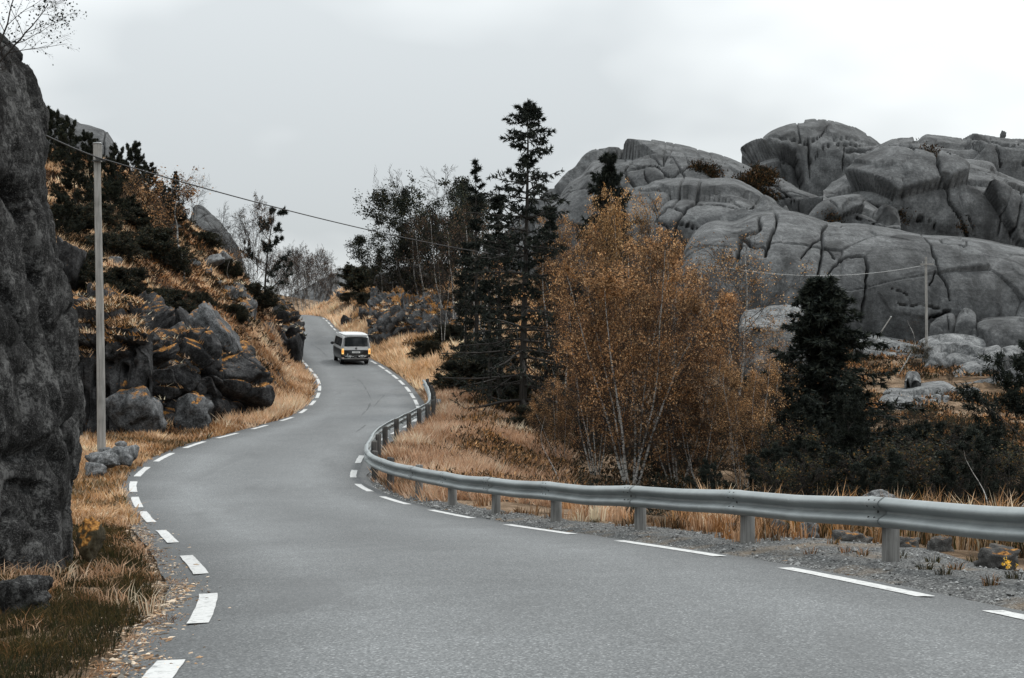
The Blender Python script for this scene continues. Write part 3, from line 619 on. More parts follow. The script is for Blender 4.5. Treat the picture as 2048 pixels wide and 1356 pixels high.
    E_ = [(1285,690),(1325,610)] + Z2([(1130,1110),(1160,1040),(1200,930),(1260,820),(1340,740),(1440,706),(1600,710),(1760,642),(1920,627)]) + Z3([(120,705),(250,692),(400,705),(520,740),(640,778),(700,778),(780,780),(900,786),(1100,820),(1300,860),(1500,872),(1700,892),(1900,932),(2048,968),(2350,1060)])
    rock_dome('rock_dome', E_, [(1280,705),(1500,706),(1700,706),(2200,730)], 134, 114, 'long steep front rock wall with an arched crack, behind the far utility pole', [
        (4.5, 3.0, Z2([(1920,640),(1940,700),(1880,860),(1850,980)])), (5, 3.2, Z2([(1620,1020),(1640,860)])), (4, 2.4, Z2([(1640,830),(1720,810),(1800,760),(1790,680)])), (4, 2.2, Z2([(1660,840),(1740,900),(1850,915)])), (3.5, 2.4, Z4([(410,40),(350,110),(360,170),(350,320),(320,480),(290,640)])), (2.2, 1.5, Z4([(180,320),(240,230),(350,150)])),
        (3, 2.0, Z4([(400,460),(480,370),(520,330),(640,302),(715,320),(730,400),(720,520),(690,700),(675,860)])), (1.8, 1.2, Z4([(380,230),(430,290),(460,325)])), (2.4, 1.8, Z4([(1160,70),(1190,140),(1250,260),(1300,400),(1330,470),(1390,560),(1430,680)])), (2.6, 1.8, Z4([(1340,175),(1380,260),(1500,262),(1540,280),(1565,180)])), Z4([(1340,170),(1560,175)]), (1.6, 1.0, Z4([(980,715),(1240,740),(1400,770)])), (3, 2.0, Z4([(1250,830),(1420,775)])), (2, 1.2, Z4([(1250,560),(1290,470)])), (2, 1.2, Z4([(560,45),(500,70)])), (1.5, 1, Z4([(920,600),(1060,640)]))], 63, steep=.62, step=1.5, amp=1.0, slabs=.28)
    E2 = Z4([(1560,850),(1620,830),(1740,790),(1900,815),(2048,800),(2300,820)])
    rock_dome('rock_block', Z4([(1590,1010),(1620,900),(1680,850),(1760,830),(1900,820),(2048,815),(2400,850)]), Z4([(1560,1110),(2400,1150)]), 117, 109, 'low rock block at the foot of the wall by the right edge', [(2, 1.4, Z4([(1660,900),(1640,1080)]))], 71, steep=.55, amp=.6, cat='rock')
    rock_dome('rock_block', Z4([(1465,930),(1475,840),(1510,785),(1570,748),(1630,770),(1655,830),(1650,900)]), Z4([(1465,935),(1650,930)]), 115, 110.5, 'rounded boulder block leaning on the wall right of the pole', (), 76, steep=.45, amp=.4, slabs=.2, cat='rock')
    rock_dome('rock_block', Z4([(1250,960),(1256,880),(1290,850),(1400,790),(1450,785),(1475,830),(1478,915)]), Z4([(1250,1010),(1480,1010)]), 115, 111, 'dark cracked rock block at the wall foot behind the far pole', [(2, 1.2, Z4([(1410,800),(1410,920)]))], 79, steep=.4, amp=.5, slabs=.4, cat='rock')
    Zs = lambda pts: [(1500 + x / 2.712, 540 + y / 2.712) for x, y in pts]
    for nm, cr, bs, dc, db, lb, sd, ck in [
        ('rock_shelf', Zs([(680,690),(700,650),(760,640),(870,636),(950,616),(1050,610),(1130,640),(1230,630),(1275,650),(1292,720)]), Zs([(680,790),(1292,800)]), 97, 90, 'flat cracked rock shelf above the dark thicket on the right', 81, [(2.2, 1.0, Zs([(885,650),(885,790)])), (2, .9, Zs([(880,690),(1040,720),(1060,660)])), (3, 1.2, Zs([(1050,650),(1065,760)])), (2, .8, Zs([(1130,650),(1140,780)]))]),
        ('rock_shelf', Zs([(1040,575),(1080,550),(1150,520),(1300,472),(1400,440),(1450,447),(1480,520),(1560,560)]), Zs([(1040,620),(1300,650),(1560,680)]), 104, 97, 'pale sloping rock slab by the right edge, above the flat shelf', 83, [(2, .9, Zs([(1150,560),(1300,520),(1400,500)])), (2, .8, Zs([(1200,540),(1230,640)]))]),
        ('rock_shelf', Zs([(930,500),(960,465),(1000,442),(1100,434),(1200,455),(1275,500)]), Zs([(930,540),(1275,530)]), 108, 103, 'smooth rounded rock hump just below the far utility pole', 85, ()),
        ('rock_shelf', Zs([(560,350),(600,345),(700,365),(900,402),(1000,412),(1100,408),(1180,430)]), Zs([(560,430),(1180,470)]), 112, 106, 'long low rock ledge at the foot of the far utility pole', 87, ()),
        ('rock_shelf', Zs([(-60,262),(0,250),(120,256),(250,268),(310,290),(360,330)]), Zs([(-60,320),(360,350)]), 106, 101, 'pale rock ledge behind the dark pine and the sparse birch', 89, ()),
        ('rock_shelf', Zs([(840,560),(860,545),(890,542),(915,555),(930,590)]), Zs([(840,600),(930,605)]), 97, 95, 'small dome-shaped boulder in the heath above the flat shelf', 91, ())]:
        rock_dome(nm, cr, bs, dc, db, lb, ck, sd, mat='palerock', steep=.55, amp=.45, slabs=1.1, step=1.4, cat='rock ledge', taper=.14)
    # skyline rocks above the left hillside
    rock_dome('rock_dome', [(20,330),(60,262),(105,250),(150,268),(175,272),(205,280),(222,292),(230,330)], [(20,420),(230,420)], 118, 104, 'grey rock crag on the left skyline behind the conifers', [(2, 1, [(205,285),(208,330)]), (1.6, .8, [(165,300),(205,305)])], 95, steep=.5, amp=.6)
    rock_dome('rock_dome', [(370,470),(385,425),(398,412),(420,428),(445,456),(462,480),(480,505),(500,560)], [(370,560),(500,580)], 135, 116, 'dark rock dome on the left skyline above the road bend', [(2, 1, [(395,470),(430,465),(455,490)])], 97, steep=.55, amp=.6)
    rock_dome('rock_dome', [(560,600),(620,572),(665,548),(685,543),(700,552),(740,585),(780,610)], [(560,640),(780,640)], 420, 380, 'faint distant hill in the gap above the road crest', (), 99, steep=.7, amp=.3, slabs=.2)
    rock_dome('rock_cutting', [(40,640),(100,610),(150,600),(230,596),(285,602),(310,640),(350,662),(395,650),(430,640),(455,690),(490,715),(515,765),(532,838)], [(40,885),(180,874),(320,866),(420,857),(532,843)], (54.5, 63), (46, 57.2), 'continuous dark jagged rock face cut along the inside of the left bend', (), 131, mat='darkrock', steep=.42, back=.25, step=1.6, amp=.3, slabs=0, cat='rock face', blocky=2.6, dip=-.75, group=None)
    rock_dome('rock_block', [(138,720),(143,630),(150,604),(190,597),(240,595),(272,598),(288,618),(298,665),(305,745)], [(138,770),(305,765)], 52.5, 47.6, 'large dark flat-topped block with orange moss cap behind the near pole', [(1.6, .8, [(150,690),(220,700),(290,690)])], 171, mat='darkrock', steep=.4, back=.8, step=1.5, amp=.3, slabs=0, cat='rock', blocky=1.9, dip=-.3, group='rocks on the left hillside')
    rock_dome('rock_cutting', [(470,660),(490,622),(510,606),(535,600),(560,610),(580,632),(598,652),(603,690),(607,738)], [(470,780),(607,747)], (97, 105), (84, 95), 'dark crag jutting out to the road left of the van', (), 141, mat='darkrock', steep=.45, back=.4, step=1.5, amp=.3, slabs=0, cat='rock face', blocky=3.2, dip=-.6, group=None)
    rock_dome('rock_cutting', [(350,600),(375,565),(405,556),(440,572),(470,590),(490,620),(505,665)], [(350,660),(505,690)], (84, 90), (72, 76), 'grey slabby outcrop across the middle of the left slope', (), 151, mat='hillrock', steep=.6, back=.5, step=1.3, amp=.3, slabs=0, cat='rock face', blocky=2.2, dip=-.5, group=None)
    rock_dome('rock_cutting', [(735,640),(760,600),(790,585),(830,590),(870,585),(900,600),(930,640)], [(735,680),(930,680)], (122, 116), (108, 103), 'broken grey outcrop in the middle of the right bank', (), 161, mat='hillrock', steep=.7, back=.5, step=1.4, amp=.3, slabs=0, cat='rock face', blocky=2.6, dip=.6, group=None)
build_massif()

# ------------------------------------------------------------------ boulders
_ico = {}
def ico(sub):
    if sub not in _ico:
        import bmesh
        bm = bmesh.new(); bmesh.ops.create_icosphere(bm, subdivisions=sub, radius=1.0); bm.verts.ensure_lookup_table()
        V = np.array([v.co[:] for v in bm.verts]); Fc = np.array([[v.index for v in f.verts] for f in bm.faces]); bm.free()
        _ico[sub] = (V / np.linalg.norm(V, axis=1)[:, None], Fc)
    return _ico[sub]
def boulder_shape(seed, size, tilt=0.0, sub=4, rough=1.0, boxy=.5, power=34):
    """faceted boulder: planes cut round a centre, edges eased, surface broken"""
    U, Fc = ico(sub); rng = np.random.default_rng(seed)
    nr = rng.standard_normal((13, 3)); nr /= np.linalg.norm(nr, axis=1)[:, None]; off = rng.uniform(.72, 1.0, 13)
    ax = np.vstack([np.eye(3), -np.eye(3)]) + rng.normal(0, .16, (6, 3)); ax /= np.linalg.norm(ax, axis=1)[:, None]
    nr = np.vstack([nr, ax]); off = np.concatenate([off, rng.uniform(.62, .82, 6) + (1 - boxy) * .2])
    d = np.maximum(U @ nr.T, 0) / off; r = (d ** power).sum(1) ** (-1 / power)
    V = U * r[:, None]
    f1, f2 = worley(V * 1.6 + seed, seed); e_ = f2 - f1
    dn = .10 * rough * fbm(V * 2.2, 4, seed) + .045 * rough * fbm(V * 7, 3, seed + 4) - .10 * rough * np.exp(-(e_ / .06) ** 2) + .05 * rough * np.minimum(e_, .3) / .3
    dn = dn * .6
    for sz, am in ((.8, .34), (.33, .26)):
        fa, e_ = facets(V + seed * .7, sz, seed + 5, .5, .6, .08); dn += rough * (am * fa - .10 * sz * np.exp(-(e_ / .06) ** 2))
    V = V * (1 + dn)[:, None]
    V = V / np.abs(V).max(0) * (np.asarray(size, float) / 2)
    c, s_ = math.cos(tilt), math.sin(tilt); V = V @ np.array([[c, 0, -s_], [0, 1, 0], [s_, 0, c]])
    return V, Fc
def boulder(px, py, w, h, d, label, seed, tilt=0, mat='hillrock', dep=.85, name='boulder', group='rocks on the left hillside', sub=4, rough=1.0, boxy=.5, yaw=0.0, snap=False):
    if snap:
        dh = ground_hit(px, py + h * .38); d = dh if dh and abs(dh - d) < 30 else d
    c = at(px, py, d); m = d / F; sub = 3 if max(w, h) < 46 else sub
    V, Fc = boulder_shape(seed, (w * m, max(w, h) * m * dep, h * m), R_(tilt), sub, rough, boxy)
    if yaw: a = R_(yaw); V = V @ np.array([[math.cos(a), math.sin(a), 0], [-math.sin(a), math.cos(a), 0], [0, 0, 1]])
    o = mesh_np(name, V, Fc, M[mat]); o.location = tuple(c); tag(o, label, 'rock', group); return o
def build_boulders():
    LH = [ # px, py, w, h, depth, tilt, material, label
     (222,690,158,150,50.0,-4,'darkrock','large dark flat-topped block with orange moss cap behind the near pole'),
     (268,820,120,112,47.6,-6,'hillrock','pale grey angular block at the verge right of the pole'),
     (142,838,46,90,43.5,0,'darkrock','dark block with a mossy top left of the pole foot'),
     (219,836,34,54,45,0,'hillrock','small rounded rock just behind the pole'),
     (300,768,52,60,50,10,'darkrock','dark wedge under the large flat-topped block'),
     (240,758,120,36,49.5,-3,'darkrock','low dark ledge between the large block and the pale block'),
     (326,712,84,34,52,-24,'darkrock','tilted dark slab edged with orange moss'),
     (334,764,66,66,52,-10,'darkrock','shadowed rock in the recess right of the large block'),
     (392,728,66,80,53,-28,'hillrock','leaning grey slab below the mossy ledge'),
     (432,668,64,140,57,-32,'hillrock','long steep grey slab streaked with moss'),
     (385,824,84,90,50.2,-14,'hillrock','rounded grey rock standing at the verge midway along the bend'),
     (442,800,44,120,52,-20,'darkrock','upright dark rib of rock beside the verge'),
     (472,790,40,130,54,-22,'darkrock','second upright dark rib, nearest the grassy bank'),
     (500,780,36,110,56,-24,'darkrock','thin leaning dark slab against the straw grass'),
     (350,690,70,50,55,-20,'hillrock','mossy rock on top of the cutting above the tilted slab'),
     (470,712,50,70,62,-30,'hillrock','grey slab with orange lichen above the straw grass'),
     (540,690,84,110,84,-12,'darkrock','dark craggy outcrop above the bend'),
     (572,668,62,120,92,-6,'darkrock','dark rock nose closest to the van'),
     (592,700,32,70,92,0,'darkrock','low dark rock edging the road opposite the van'),
     (520,640,70,70,90,-18,'darkrock','shadowed crag on the shoulder of the left slope'),
     (545,745,40,70,76,-10,'hillrock','grey rock showing through the grassy bank'),
     (386,530,34,26,80,-18,'palerock','pale stone beside the foot of the crooked orange birch'),
     (420,526,66,28,84,-26,'palerock','long pale slab high on the left slope'),
     (449,520,34,34,88,-30,'palerock','pale rounded slab at the skyline end of the slope'),
     (413,546,28,22,80,-10,'hillrock','small dark-edged stone under the long pale slab'),
     (430,582,120,38,76,-24,'hillrock','wide mossy slab across the middle of the left slope'),
     (455,600,70,34,74,-26,'hillrock','grey slab below the wide mossy slab'),
     (300,595,44,22,62,-6,'hillrock','low stone among dark heather above the large block'),
     (230,524,34,22,66,0,'palerock','small grey stone beside the pole in mid slope'),
     (345,455,40,22,84,-12,'palerock','pale flat rock under the orange birch crown'),
     (140,540,46,130,44,4,'darkrock','dark mossy crag wedged behind the near cliff'),
     (500,590,50,40,96,-20,'hillrock','rock step near the slender white birch on the left'),
    ]
    drop = ('large dark flat-topped', 'low dark ledge', 'shadowed rock in', 'dark wedge', 'thin leaning', 'second upright', 'mossy rock on top', 'dark craggy', 'dark rock nose', 'shadowed crag', 'wide mossy', 'grey slab below', 'small rounded rock just', 'leaning grey slab', 'upright dark rib')
    LH = [r for r in LH if not r[7].startswith(drop)]
    for i, (px, py, w, h, d, tl, mt, lb) in enumerate(LH):
        boulder(px, py, w, h, d, lb, 100 + i, tl, mt, boxy=.75 if mt == 'darkrock' else .55, snap=py < 610)
    RH = [
     (690,648,0,0,0,0,'',''),
     (800,570,110,48,126,14,'palerock','big pale rounded rock at the top of the right bank'),
     (860,548,160,48,130,6,'palerock','long pale rock ridge under the birches on the right bank'),
     (752,592,24,60,122,8,'hillrock','upright dark rock face left of the big pale rock'),
     (762,612,30,22,116,0,'palerock','small bright boulder in the middle of the right bank'),
     (776,602,14,12,117,0,'palerock','tiny bright stone beside the small bright boulder'),
     (734,626,34,26,114,0,'hillrock','mossy rock above the road edge near the crest'),
     (692,645,24,28,126,16,'darkrock','dark rock beside the road near the crest'),
     (770,640,50,44,108,24,'hillrock','striped tilted rock on the right bank'),
     (845,612,66,36,112,8,'hillrock','mossy boulder with a pale side on the right bank'),
     (872,640,100,46,104,34,'palerock','long pale slab sloping down to the left on the right bank'),
     (930,652,60,20,100,10,'palerock','low pale slab behind the tall spruce'),
     (900,672,34,26,96,0,'hillrock','grey stone in the heather right of the van'),
     (690,590,40,20,140,10,'hillrock','flat rock on the far right bank near the wood'),
     (870,806,26,16,63,0,'palerock','small round stone behind the far end of the guardrail'),
     (862,826,16,14,58.5,0,'palerock','grey stone slab behind the guardrail posts'),
     (886,868,40,20,54,-12,'palerock','flat grey stone in the straw grass behind the guardrail'),
    ]
    for i, (px, py, w, h, d, tl, mt, lb) in enumerate(RH[1:]):
        boulder(px, py, w, h, d, lb, 200 + i, tl, mt, group='rocks on the right bank', boxy=.45, snap=py < 700)
    ST = [(191,941,44,34,35.5,0,'pale rounded stone at the front of the stone row'),(203,921,62,44,36.3,-8,'long stone with a flat dark side in the stone row'),
          (212,907,34,26,37.2,0,'middle stone of the row next to the pole'),(243,912,44,42,37.6,6,'tall grey stone in the middle of the stone row'),(263,905,28,38,38.4,-10,'sharp-edged stone at the road end of the row'),(243,890,26,18,39.3,0,'small dark stone on top of the stone row'),(255,920,24,26,37.2,12,'wedge stone leaning in the stone row')]
    for i, (px, py, w, h, d, tl, lb) in enumerate(ST):
        boulder(px, py, w, h, d, lb, 300 + i, tl, 'stone', name='stone', group='row of stones by the near pole', boxy=.8, rough=.8)
    GR = [(1757,995,92,34,21.5,'flat-topped grey stone sticking up behind the guardrail'),(1618,1065,44,50,20.3,'grey stone under the guardrail beside the third post'),(1560,1056,40,36,21.5,'small stone behind the third guardrail post'),(1700,1085,90,56,18.8,'dark stone under the guardrail left of the second post'),(1810,1092,70,50,17.6,'stone under the guardrail right of the second post'),(1880,1100,64,60,17.0,'dark stone under the guardrail'),(1990,1120,90,66,15.6,'rough dark stone under the guardrail near the right edge'),(1460,1062,40,36,22,'dark stone beside the base of the third post'),(2120,1150,100,70,14.6,'dark stone under the guardrail at the right edge')]
    for i, (px, py, w, h, d, lb) in enumerate(GR):
        boulder(px, py, w, h, d, lb, 330 + i, 0, 'stone' if i in (0, 1) else 'darkstone', name='stone', group='stones behind the guardrail', boxy=.5)
    boulder(2006, 272, 12, 22, 224, 'tiny upright stone on the right skyline ridge', 350, 0, 'massif', group=None, sub=3, name='stone')
M['darkstone'] = m_rock('dirty_stone', (.022, .021, .02), (.07, .068, .065), (.16, .157, .15), moss=.25, scale=3, speck=.4)
build_boulders()

# ------------------------------------------------------------------ near cliff on the left
def build_cliff():
    sil = smooth_poly(np.array([(-330,-110),(-200,-85),(-90,-50),(0,2),(46,62),(72,122),(86,190),(94,255),(101,330),(110,410),(115,500),(124,600),(134,700),(141,800),(146,900),(142,985),(139,1060),(145,1130),(150,1210),(148,1300)], float), 12)
    D0 = 15.2; n = 210; X0 = -9.2; Yc = 16.6
    y = np.linspace(sil[0, 1], sil[-1, 1], n)[::-1]; x = np.interp(y, sil[:, 1], sil[:, 0])
    z = (CY - y) / F * D0; target = (x - CX) / F
    ph = np.concatenate([np.linspace(-np.pi * .95, np.pi * .35, 245), np.linspace(np.pi * .35, np.pi * 1.05, 40)[1:-1]])
    cs, sn = np.cos(ph), np.sin(ph); ex = 2 / 2.6
    ux = np.sign(cs) * np.abs(cs) ** ex; uy = np.sign(sn) * np.abs(sn) ** ex
    a = target * D0 - X0
    for _ in range(15):
        Xx = X0 + a[:, None] * ux; Yy = Yc + np.maximum(a * .85, 1.2)[:, None] * uy; m = (Xx / Yy).max(1); a = np.maximum(a + (target - m) * D0 * .8, .4)
    P = np.stack([X0 + a[:, None] * ux, Yc + np.maximum(a * .85, 1.2)[:, None] * uy, np.broadcast_to(z[:, None], (n, len(ph)))], -1)
    top = P[-1].copy(); c = top.mean(0)
    P = np.concatenate([P] + [(c + (top - c) * f + np.array([0, 0, (1 - f) * .25]))[None] for f in (.75, .45, .15, .01)])
    nr = grid_normals(P); V = P.reshape(-1, 3); nr = nr.reshape(-1, 3)
    s_ = np.sign(((V - np.array([X0, Yc, 0])) * nr * np.array([1, 1, 0])).sum(1).mean()); nr = nr * s_
    lean = V.copy(); lean[:, 0] += .35 * V[:, 2]
    d = .26 * fbm(V / 2.6, 4, 3) + .13 * (ridged(lean * np.array([1.7, 1.7, .3]), 4, 8) - .6) + .085 * fbm(V / .34 * np.array([1, 1, .6]), 5, 14, .6)
    f1, f2 = worley(lean * np.array([.75, .75, .22]) + .3, 5); e_ = f2 - f1
    d += .05 * np.minimum(e_, .3) / .3 - .12 * np.exp(-(e_ / .04) ** 2)
    for sz, am in ((1.7, .16), (.55, .16), (.2, .14)):
        fa, e2 = facets(V, sz, 61 + int(sz * 10), .25, 1.8, .2); d += am * fa - .05 * sz * np.exp(-(e2 / .05) ** 2)
    rim = 1.0
    V = V + nr * (d * rim)[:, None]
    o = mesh_np('rock_cliff', V, grid_faces(len(P), len(ph)), M['cliff']); tag(o, 'huge dark near cliff face filling the left edge', 'cliff')
    boulder(176, 1078, 56, 92, 15.6, 'moss-covered hump at the foot of the near cliff', 360, 8, 'mosshump', name='mossy_hump', group=None, boxy=.1)
    boulder(40, 1205, 130, 110, 12.4, 'grey broken rock at the foot of the near cliff', 361, 0, 'cliff', group=None, boxy=.6)
M['mosshump'] = m_rock('moss_hump', (.03, .025, .015), (.06, .05, .03), (.12, .10, .06), moss=1.15, scale=2)
build_cliff()

# ------------------------------------------------------------------ guardrail
def build_guardrail():
    k = np.nonzero((RP[:, 1] > 33.5) & (RP[:, 1] < 78))[0]
    off = np.interp(EDGE_R[k, 1], [32, 38, 50, 62, 76], [.77, .45, .46, .60, .85])
    far = (EDGE_R[k] + RN[k] * off[:, None])[:, :2]; far = far[(far[:, 1] > 34.6) & (far[:, 1] < 74.5)]
    near = np.array([(7.3, 4.6), (6.35, 7.9), (5.15, 11.7), (4.08, 15.57), (3.07, 18.95), (1.93, 22.18), (.72, 25.27), (-.38, 27.82), (-1.34, 30.27), (-2.2, 32.63)])
    path = smooth_poly(np.vstack([near, far[::14], far[-1:]]), 24)
    arc = np.concatenate([[0], np.cumsum(np.hypot(*np.diff(path, axis=0).T))])
    rail_at = lambda s_: np.stack([np.interp(s_, arc, path[:, i]) for i in (0, 1)], -1)
    # stations of the posts: near ones where the photo has them, then every 2.5 m
    st = [arc[np.argmin(np.hypot(*(path - q).T))] for q in near[1:]]
    while st[-1] + 2.5 < arc[-1]: st.append(st[-1] + 2.5)
    root = empty('guardrail', (*rail_at(st[2]), gz(*rail_at(st[2]))))
    tag(root, 'galvanised steel guardrail on wooden posts along the outside of the bend', 'guardrail')
    base = np.array(root.location)
    def zroad(q):
        idx, lat = road_near(np.atleast_2d(q)); return RP[idx, 2] + RN[idx, 2] * np.minimum(lat, 3.2)
    zs = np.array([zroad(rail_at(a))[0] for a in arc]); kern = np.ones(31) / 31; zs = np.convolve(np.pad(zs, 15, 'edge'), kern, 'valid')
    HT = .70
    # two-wave section: (out towards the road, height)
    prof = np.array([(-.004, .312), (.020, .318), (.040, .308), (.085, .278), (.100, .258), (.100, .236), (.085, .218), (.012, .180), (-.004, .168), (-.004, .144), (.012, .132), (.085, .094), (.100, .076), (.100, .054), (.085, .034), (.040, .004), (.020, -.006), (-.004, 0.0)])
    prof = np.vstack([prof[:1], (prof[:-1] + prof[1:]) / 2, prof[-1:]]) * .3 + np.vstack([prof, prof[-1:]]) * .7 if False else prof
    tb = np.gradient(path, axis=0); tb /= np.linalg.norm(tb, axis=1)[:, None]
    side = np.c_[-tb[:, 1], tb[:, 0]]                  # to the left of travel = road side
    def tube_pts(s_, extra):
        c = rail_at(s_); sd = np.stack([np.interp(s_, arc, side[:, i]) for i in (0, 1)], -1); z = np.interp(s_, arc, zs) + HT - .312
        P = np.empty((len(s_), len(prof), 3)); pr = prof.copy(); pr[:, 0] += extra
        P[..., :2] = c[:, None] + sd[:, None] * (.075 + pr[None, :, 0:1]); P[..., 2] = z[:, None] + pr[None, :, 1]
        return P
    rng = np.random.default_rng(8)
    bolt_me = None
    for i in range(len(st) - 1):
        s_ = np.linspace(st[i] - .16, st[i + 1] + .16, 14); P = tube_pts(s_, .0 if i % 2 else .010)
        sway = np.interp(s_, [st[i], (st[i] + st[i + 1]) / 2, st[i + 1]], [0, rng.normal(-.014, .008), 0]); P[..., 2] += sway[:, None]
        bulge = np.exp(-((s_ - st[i]) / .28) ** 2) + np.exp(-((s_ - st[i + 1]) / .28) ** 2); mid = P.mean(1, keepdims=True); P[..., 2] = mid[..., 2] + (P[..., 2] - mid[..., 2]) * (1 + .035 * bulge[:, None])
        inner = P.copy(); sd = np.stack([np.interp(s_, arc, side[:, j]) for j in (0, 1)], -1); inner[..., :2] -= sd[:, None] * .004
        n, m = P.shape[:2]; V = np.concatenate([P.reshape(-1, 3), inner.reshape(-1, 3)]); f = grid_faces(n, m); f2 = f[:, ::-1] + n * m
        rim = []
        for a in range(n - 1): rim += [(a * m, (a + 1) * m, n * m + (a + 1) * m, n * m + a * m), (a * m + m - 1, n * m + a * m + m - 1, n * m + (a + 1) * m + m - 1, (a + 1) * m + m - 1)]
        for b in range(m - 1): rim += [(b, n * m + b, n * m + b + 1, b + 1), ((n - 1) * m + b, (n - 1) * m + b + 1, n * m + (n - 1) * m + b + 1, n * m + (n - 1) * m + b)]
        sec = mesh_np('rail_section', V - base, [np.vstack([f, f2, np.array(rim)])], M['steel'], root)
        # bolts at the joint over the post
        if i < 14:
            for dx, hz, r in [(0, .156, .021), (-.055, .215, .011), (.075, .222, .011), (-.06, .285, .012), (.06, .285, .012), (-.055, .098, .011), (.07, .098, .011)]:
                ss = st[i] + dx; c = rail_at(ss); sd = np.array([np.interp(ss, arc, side[:, j]) for j in (0, 1)]); ro = np.interp(hz, prof[::-1, 1][1:-1], prof[::-1, 0][1:-1])
                p = np.array([*(c + sd * (.075 + ro + .0075)), np.interp(ss, arc, zs) + HT - .312 + hz])
                if bolt_me is None:
                    V_, F_ = lathe([(.001, .010), (.55, .010), (.9, .006), (1.0, .0), (1.0, -.006)], 9); V_ = V_ * np.array([1, 1, 1.0])
                    ob = mesh_np('bolt', V_, F_, M['bolt'], sec); bolt_me = ob.data
                else: ob = link(bpy.data.objects.new('bolt', bolt_me), sec)
                ob.location = tuple(p - base); ob.scale = (r, r, 1); ob.rotation_euler = (R_(90), 0, math.atan2(sd[1], sd[0]) + R_(90))
    # posts
    a = np.arange(14) / 14 * 2 * np.pi
    for i, s_ in enumerate(st):
        c = rail_at(s_); sd = np.array([np.interp(s_, arc, side[:, j]) for j in (0, 1)]); c = c - sd * .075
        r = .092 if s_ < st[8] else .085; zt = np.interp(s_, arc, zs) + (.66 if i < 8 else .74) + rng.normal(0, .012); zb = min(gz(*c), zt - .6) - .25
        rr = r * (1 + .05 * rng.standard_normal(14)); hs = np.array([zb, zb + .3, (zb + zt) / 2, zt - .03, zt - .012, zt, zt + .002]); fr = np.array([1.06, 1.04, 1.0, 1.0, .97, .86, .02])
        V = np.stack([np.stack([c[0] + np.cos(a) * rr * f, c[1] + np.sin(a) * rr * f, np.full(14, h) + (.01 * np.cos(a + i) if h > zt - .1 else 0)], -1) for h, f in zip(hs, fr)], 1)
        mesh_np('post', V.reshape(-1, 3) - base, grid_faces(14, 7, True), M['post' if i < 9 else 'post_dark'], root)
build_guardrail()

# ------------------------------------------------------------------ utility poles and wires
def utility_pole(px_b, py_b, px_t, py_t, d, dia, label, cap=True, arm=False):
    b = at(px_b, py_b, d); t = at(px_t, py_t, d); b[2] = min(b[2], gz(b[0], b[1])) ; root = empty('utility_pole', b); tag(root, label, 'utility pole', 'wooden utility poles')
    n = 24; f = np.linspace(0, 1, n)[None]; P = (b + (t - b) * f[0][:, None])[None] - b; P = P + np.array([0, 0, 0]); P[0, 0, 2] -= .6
    rng = np.random.default_rng(int(px_b)); P[0, :, 0] += .012 * np.sin(np.linspace(0, 5, n)); V, Fq = tubes(P, dia / 2 * (1.12 - .26 * f), 14)
    mesh_np('shaft', V, Fq, M['pole'], root)
    h = np.linalg.norm(t - b); up = (t - b)
    if cap:
        z0 = up * (1 - .52 / h); P2 = np.linspace(z0, up + up / h * .015, 5)[None]; V, Fq = tubes(P2, np.full((1, 5), dia * .56), 14)
        mesh_np('sheet_sleeve', V, Fq, M['pole'], root)
        V, Fq = lathe([(.001, .02), (dia * .56, .02), (dia * .60, .012), (dia * .60, -.02), (dia * .56, -.02)], 14); mesh_np('top_cap', V + up, Fq, M['galv'], root)
        a = Acc(); a.box(up * (1 - .50 / h) + np.array([0, -dia * .7, 0]), (dia * 1.1, .03, .04)); a.box(up * (1 - .46 / h) + np.array([dia * .55, -dia * .7, 0]), (.30, .04, .05), [[.93, 0, .36], [0, 1, 0], [-.36, 0, .93]]); a.build('clamp', M['bolt'], root, False)
    if arm:
        a = Acc(); a.box(up * (1 - .55 / h) + np.array([.05, -dia * .62, 0]), (1.0, .07, .09)); a.build('cross_arm', M['pole'], root, False)
        for s_ in (-.35, .42):
            V, Fq = lathe([(.001, .14), (.035, .13), (.045, .08), (.02, .06), (.04, .03), (.02, 0.0), (.001, 0)], 8); mesh_np('insulator', V + up * (1 - .55 / h) + np.array([.05 + s_, -dia * .62, .045]), Fq, M['galv'], root)
    return b + up
def wire(p0, p1, sag, label, r=.019, mat='cable'):
    t = np.linspace(0, 1, 60)[:, None]; P = p0 + (p1 - p0) * t; P[:, 2] -= (4 * sag * t * (1 - t))[:, 0]
    V, Fq = tubes(P[None], np.full((1, 60), r), 6); o = mesh_np('overhead_cable', V, Fq, M[mat]); tag(o, label, 'cable', 'overhead cables between the poles')
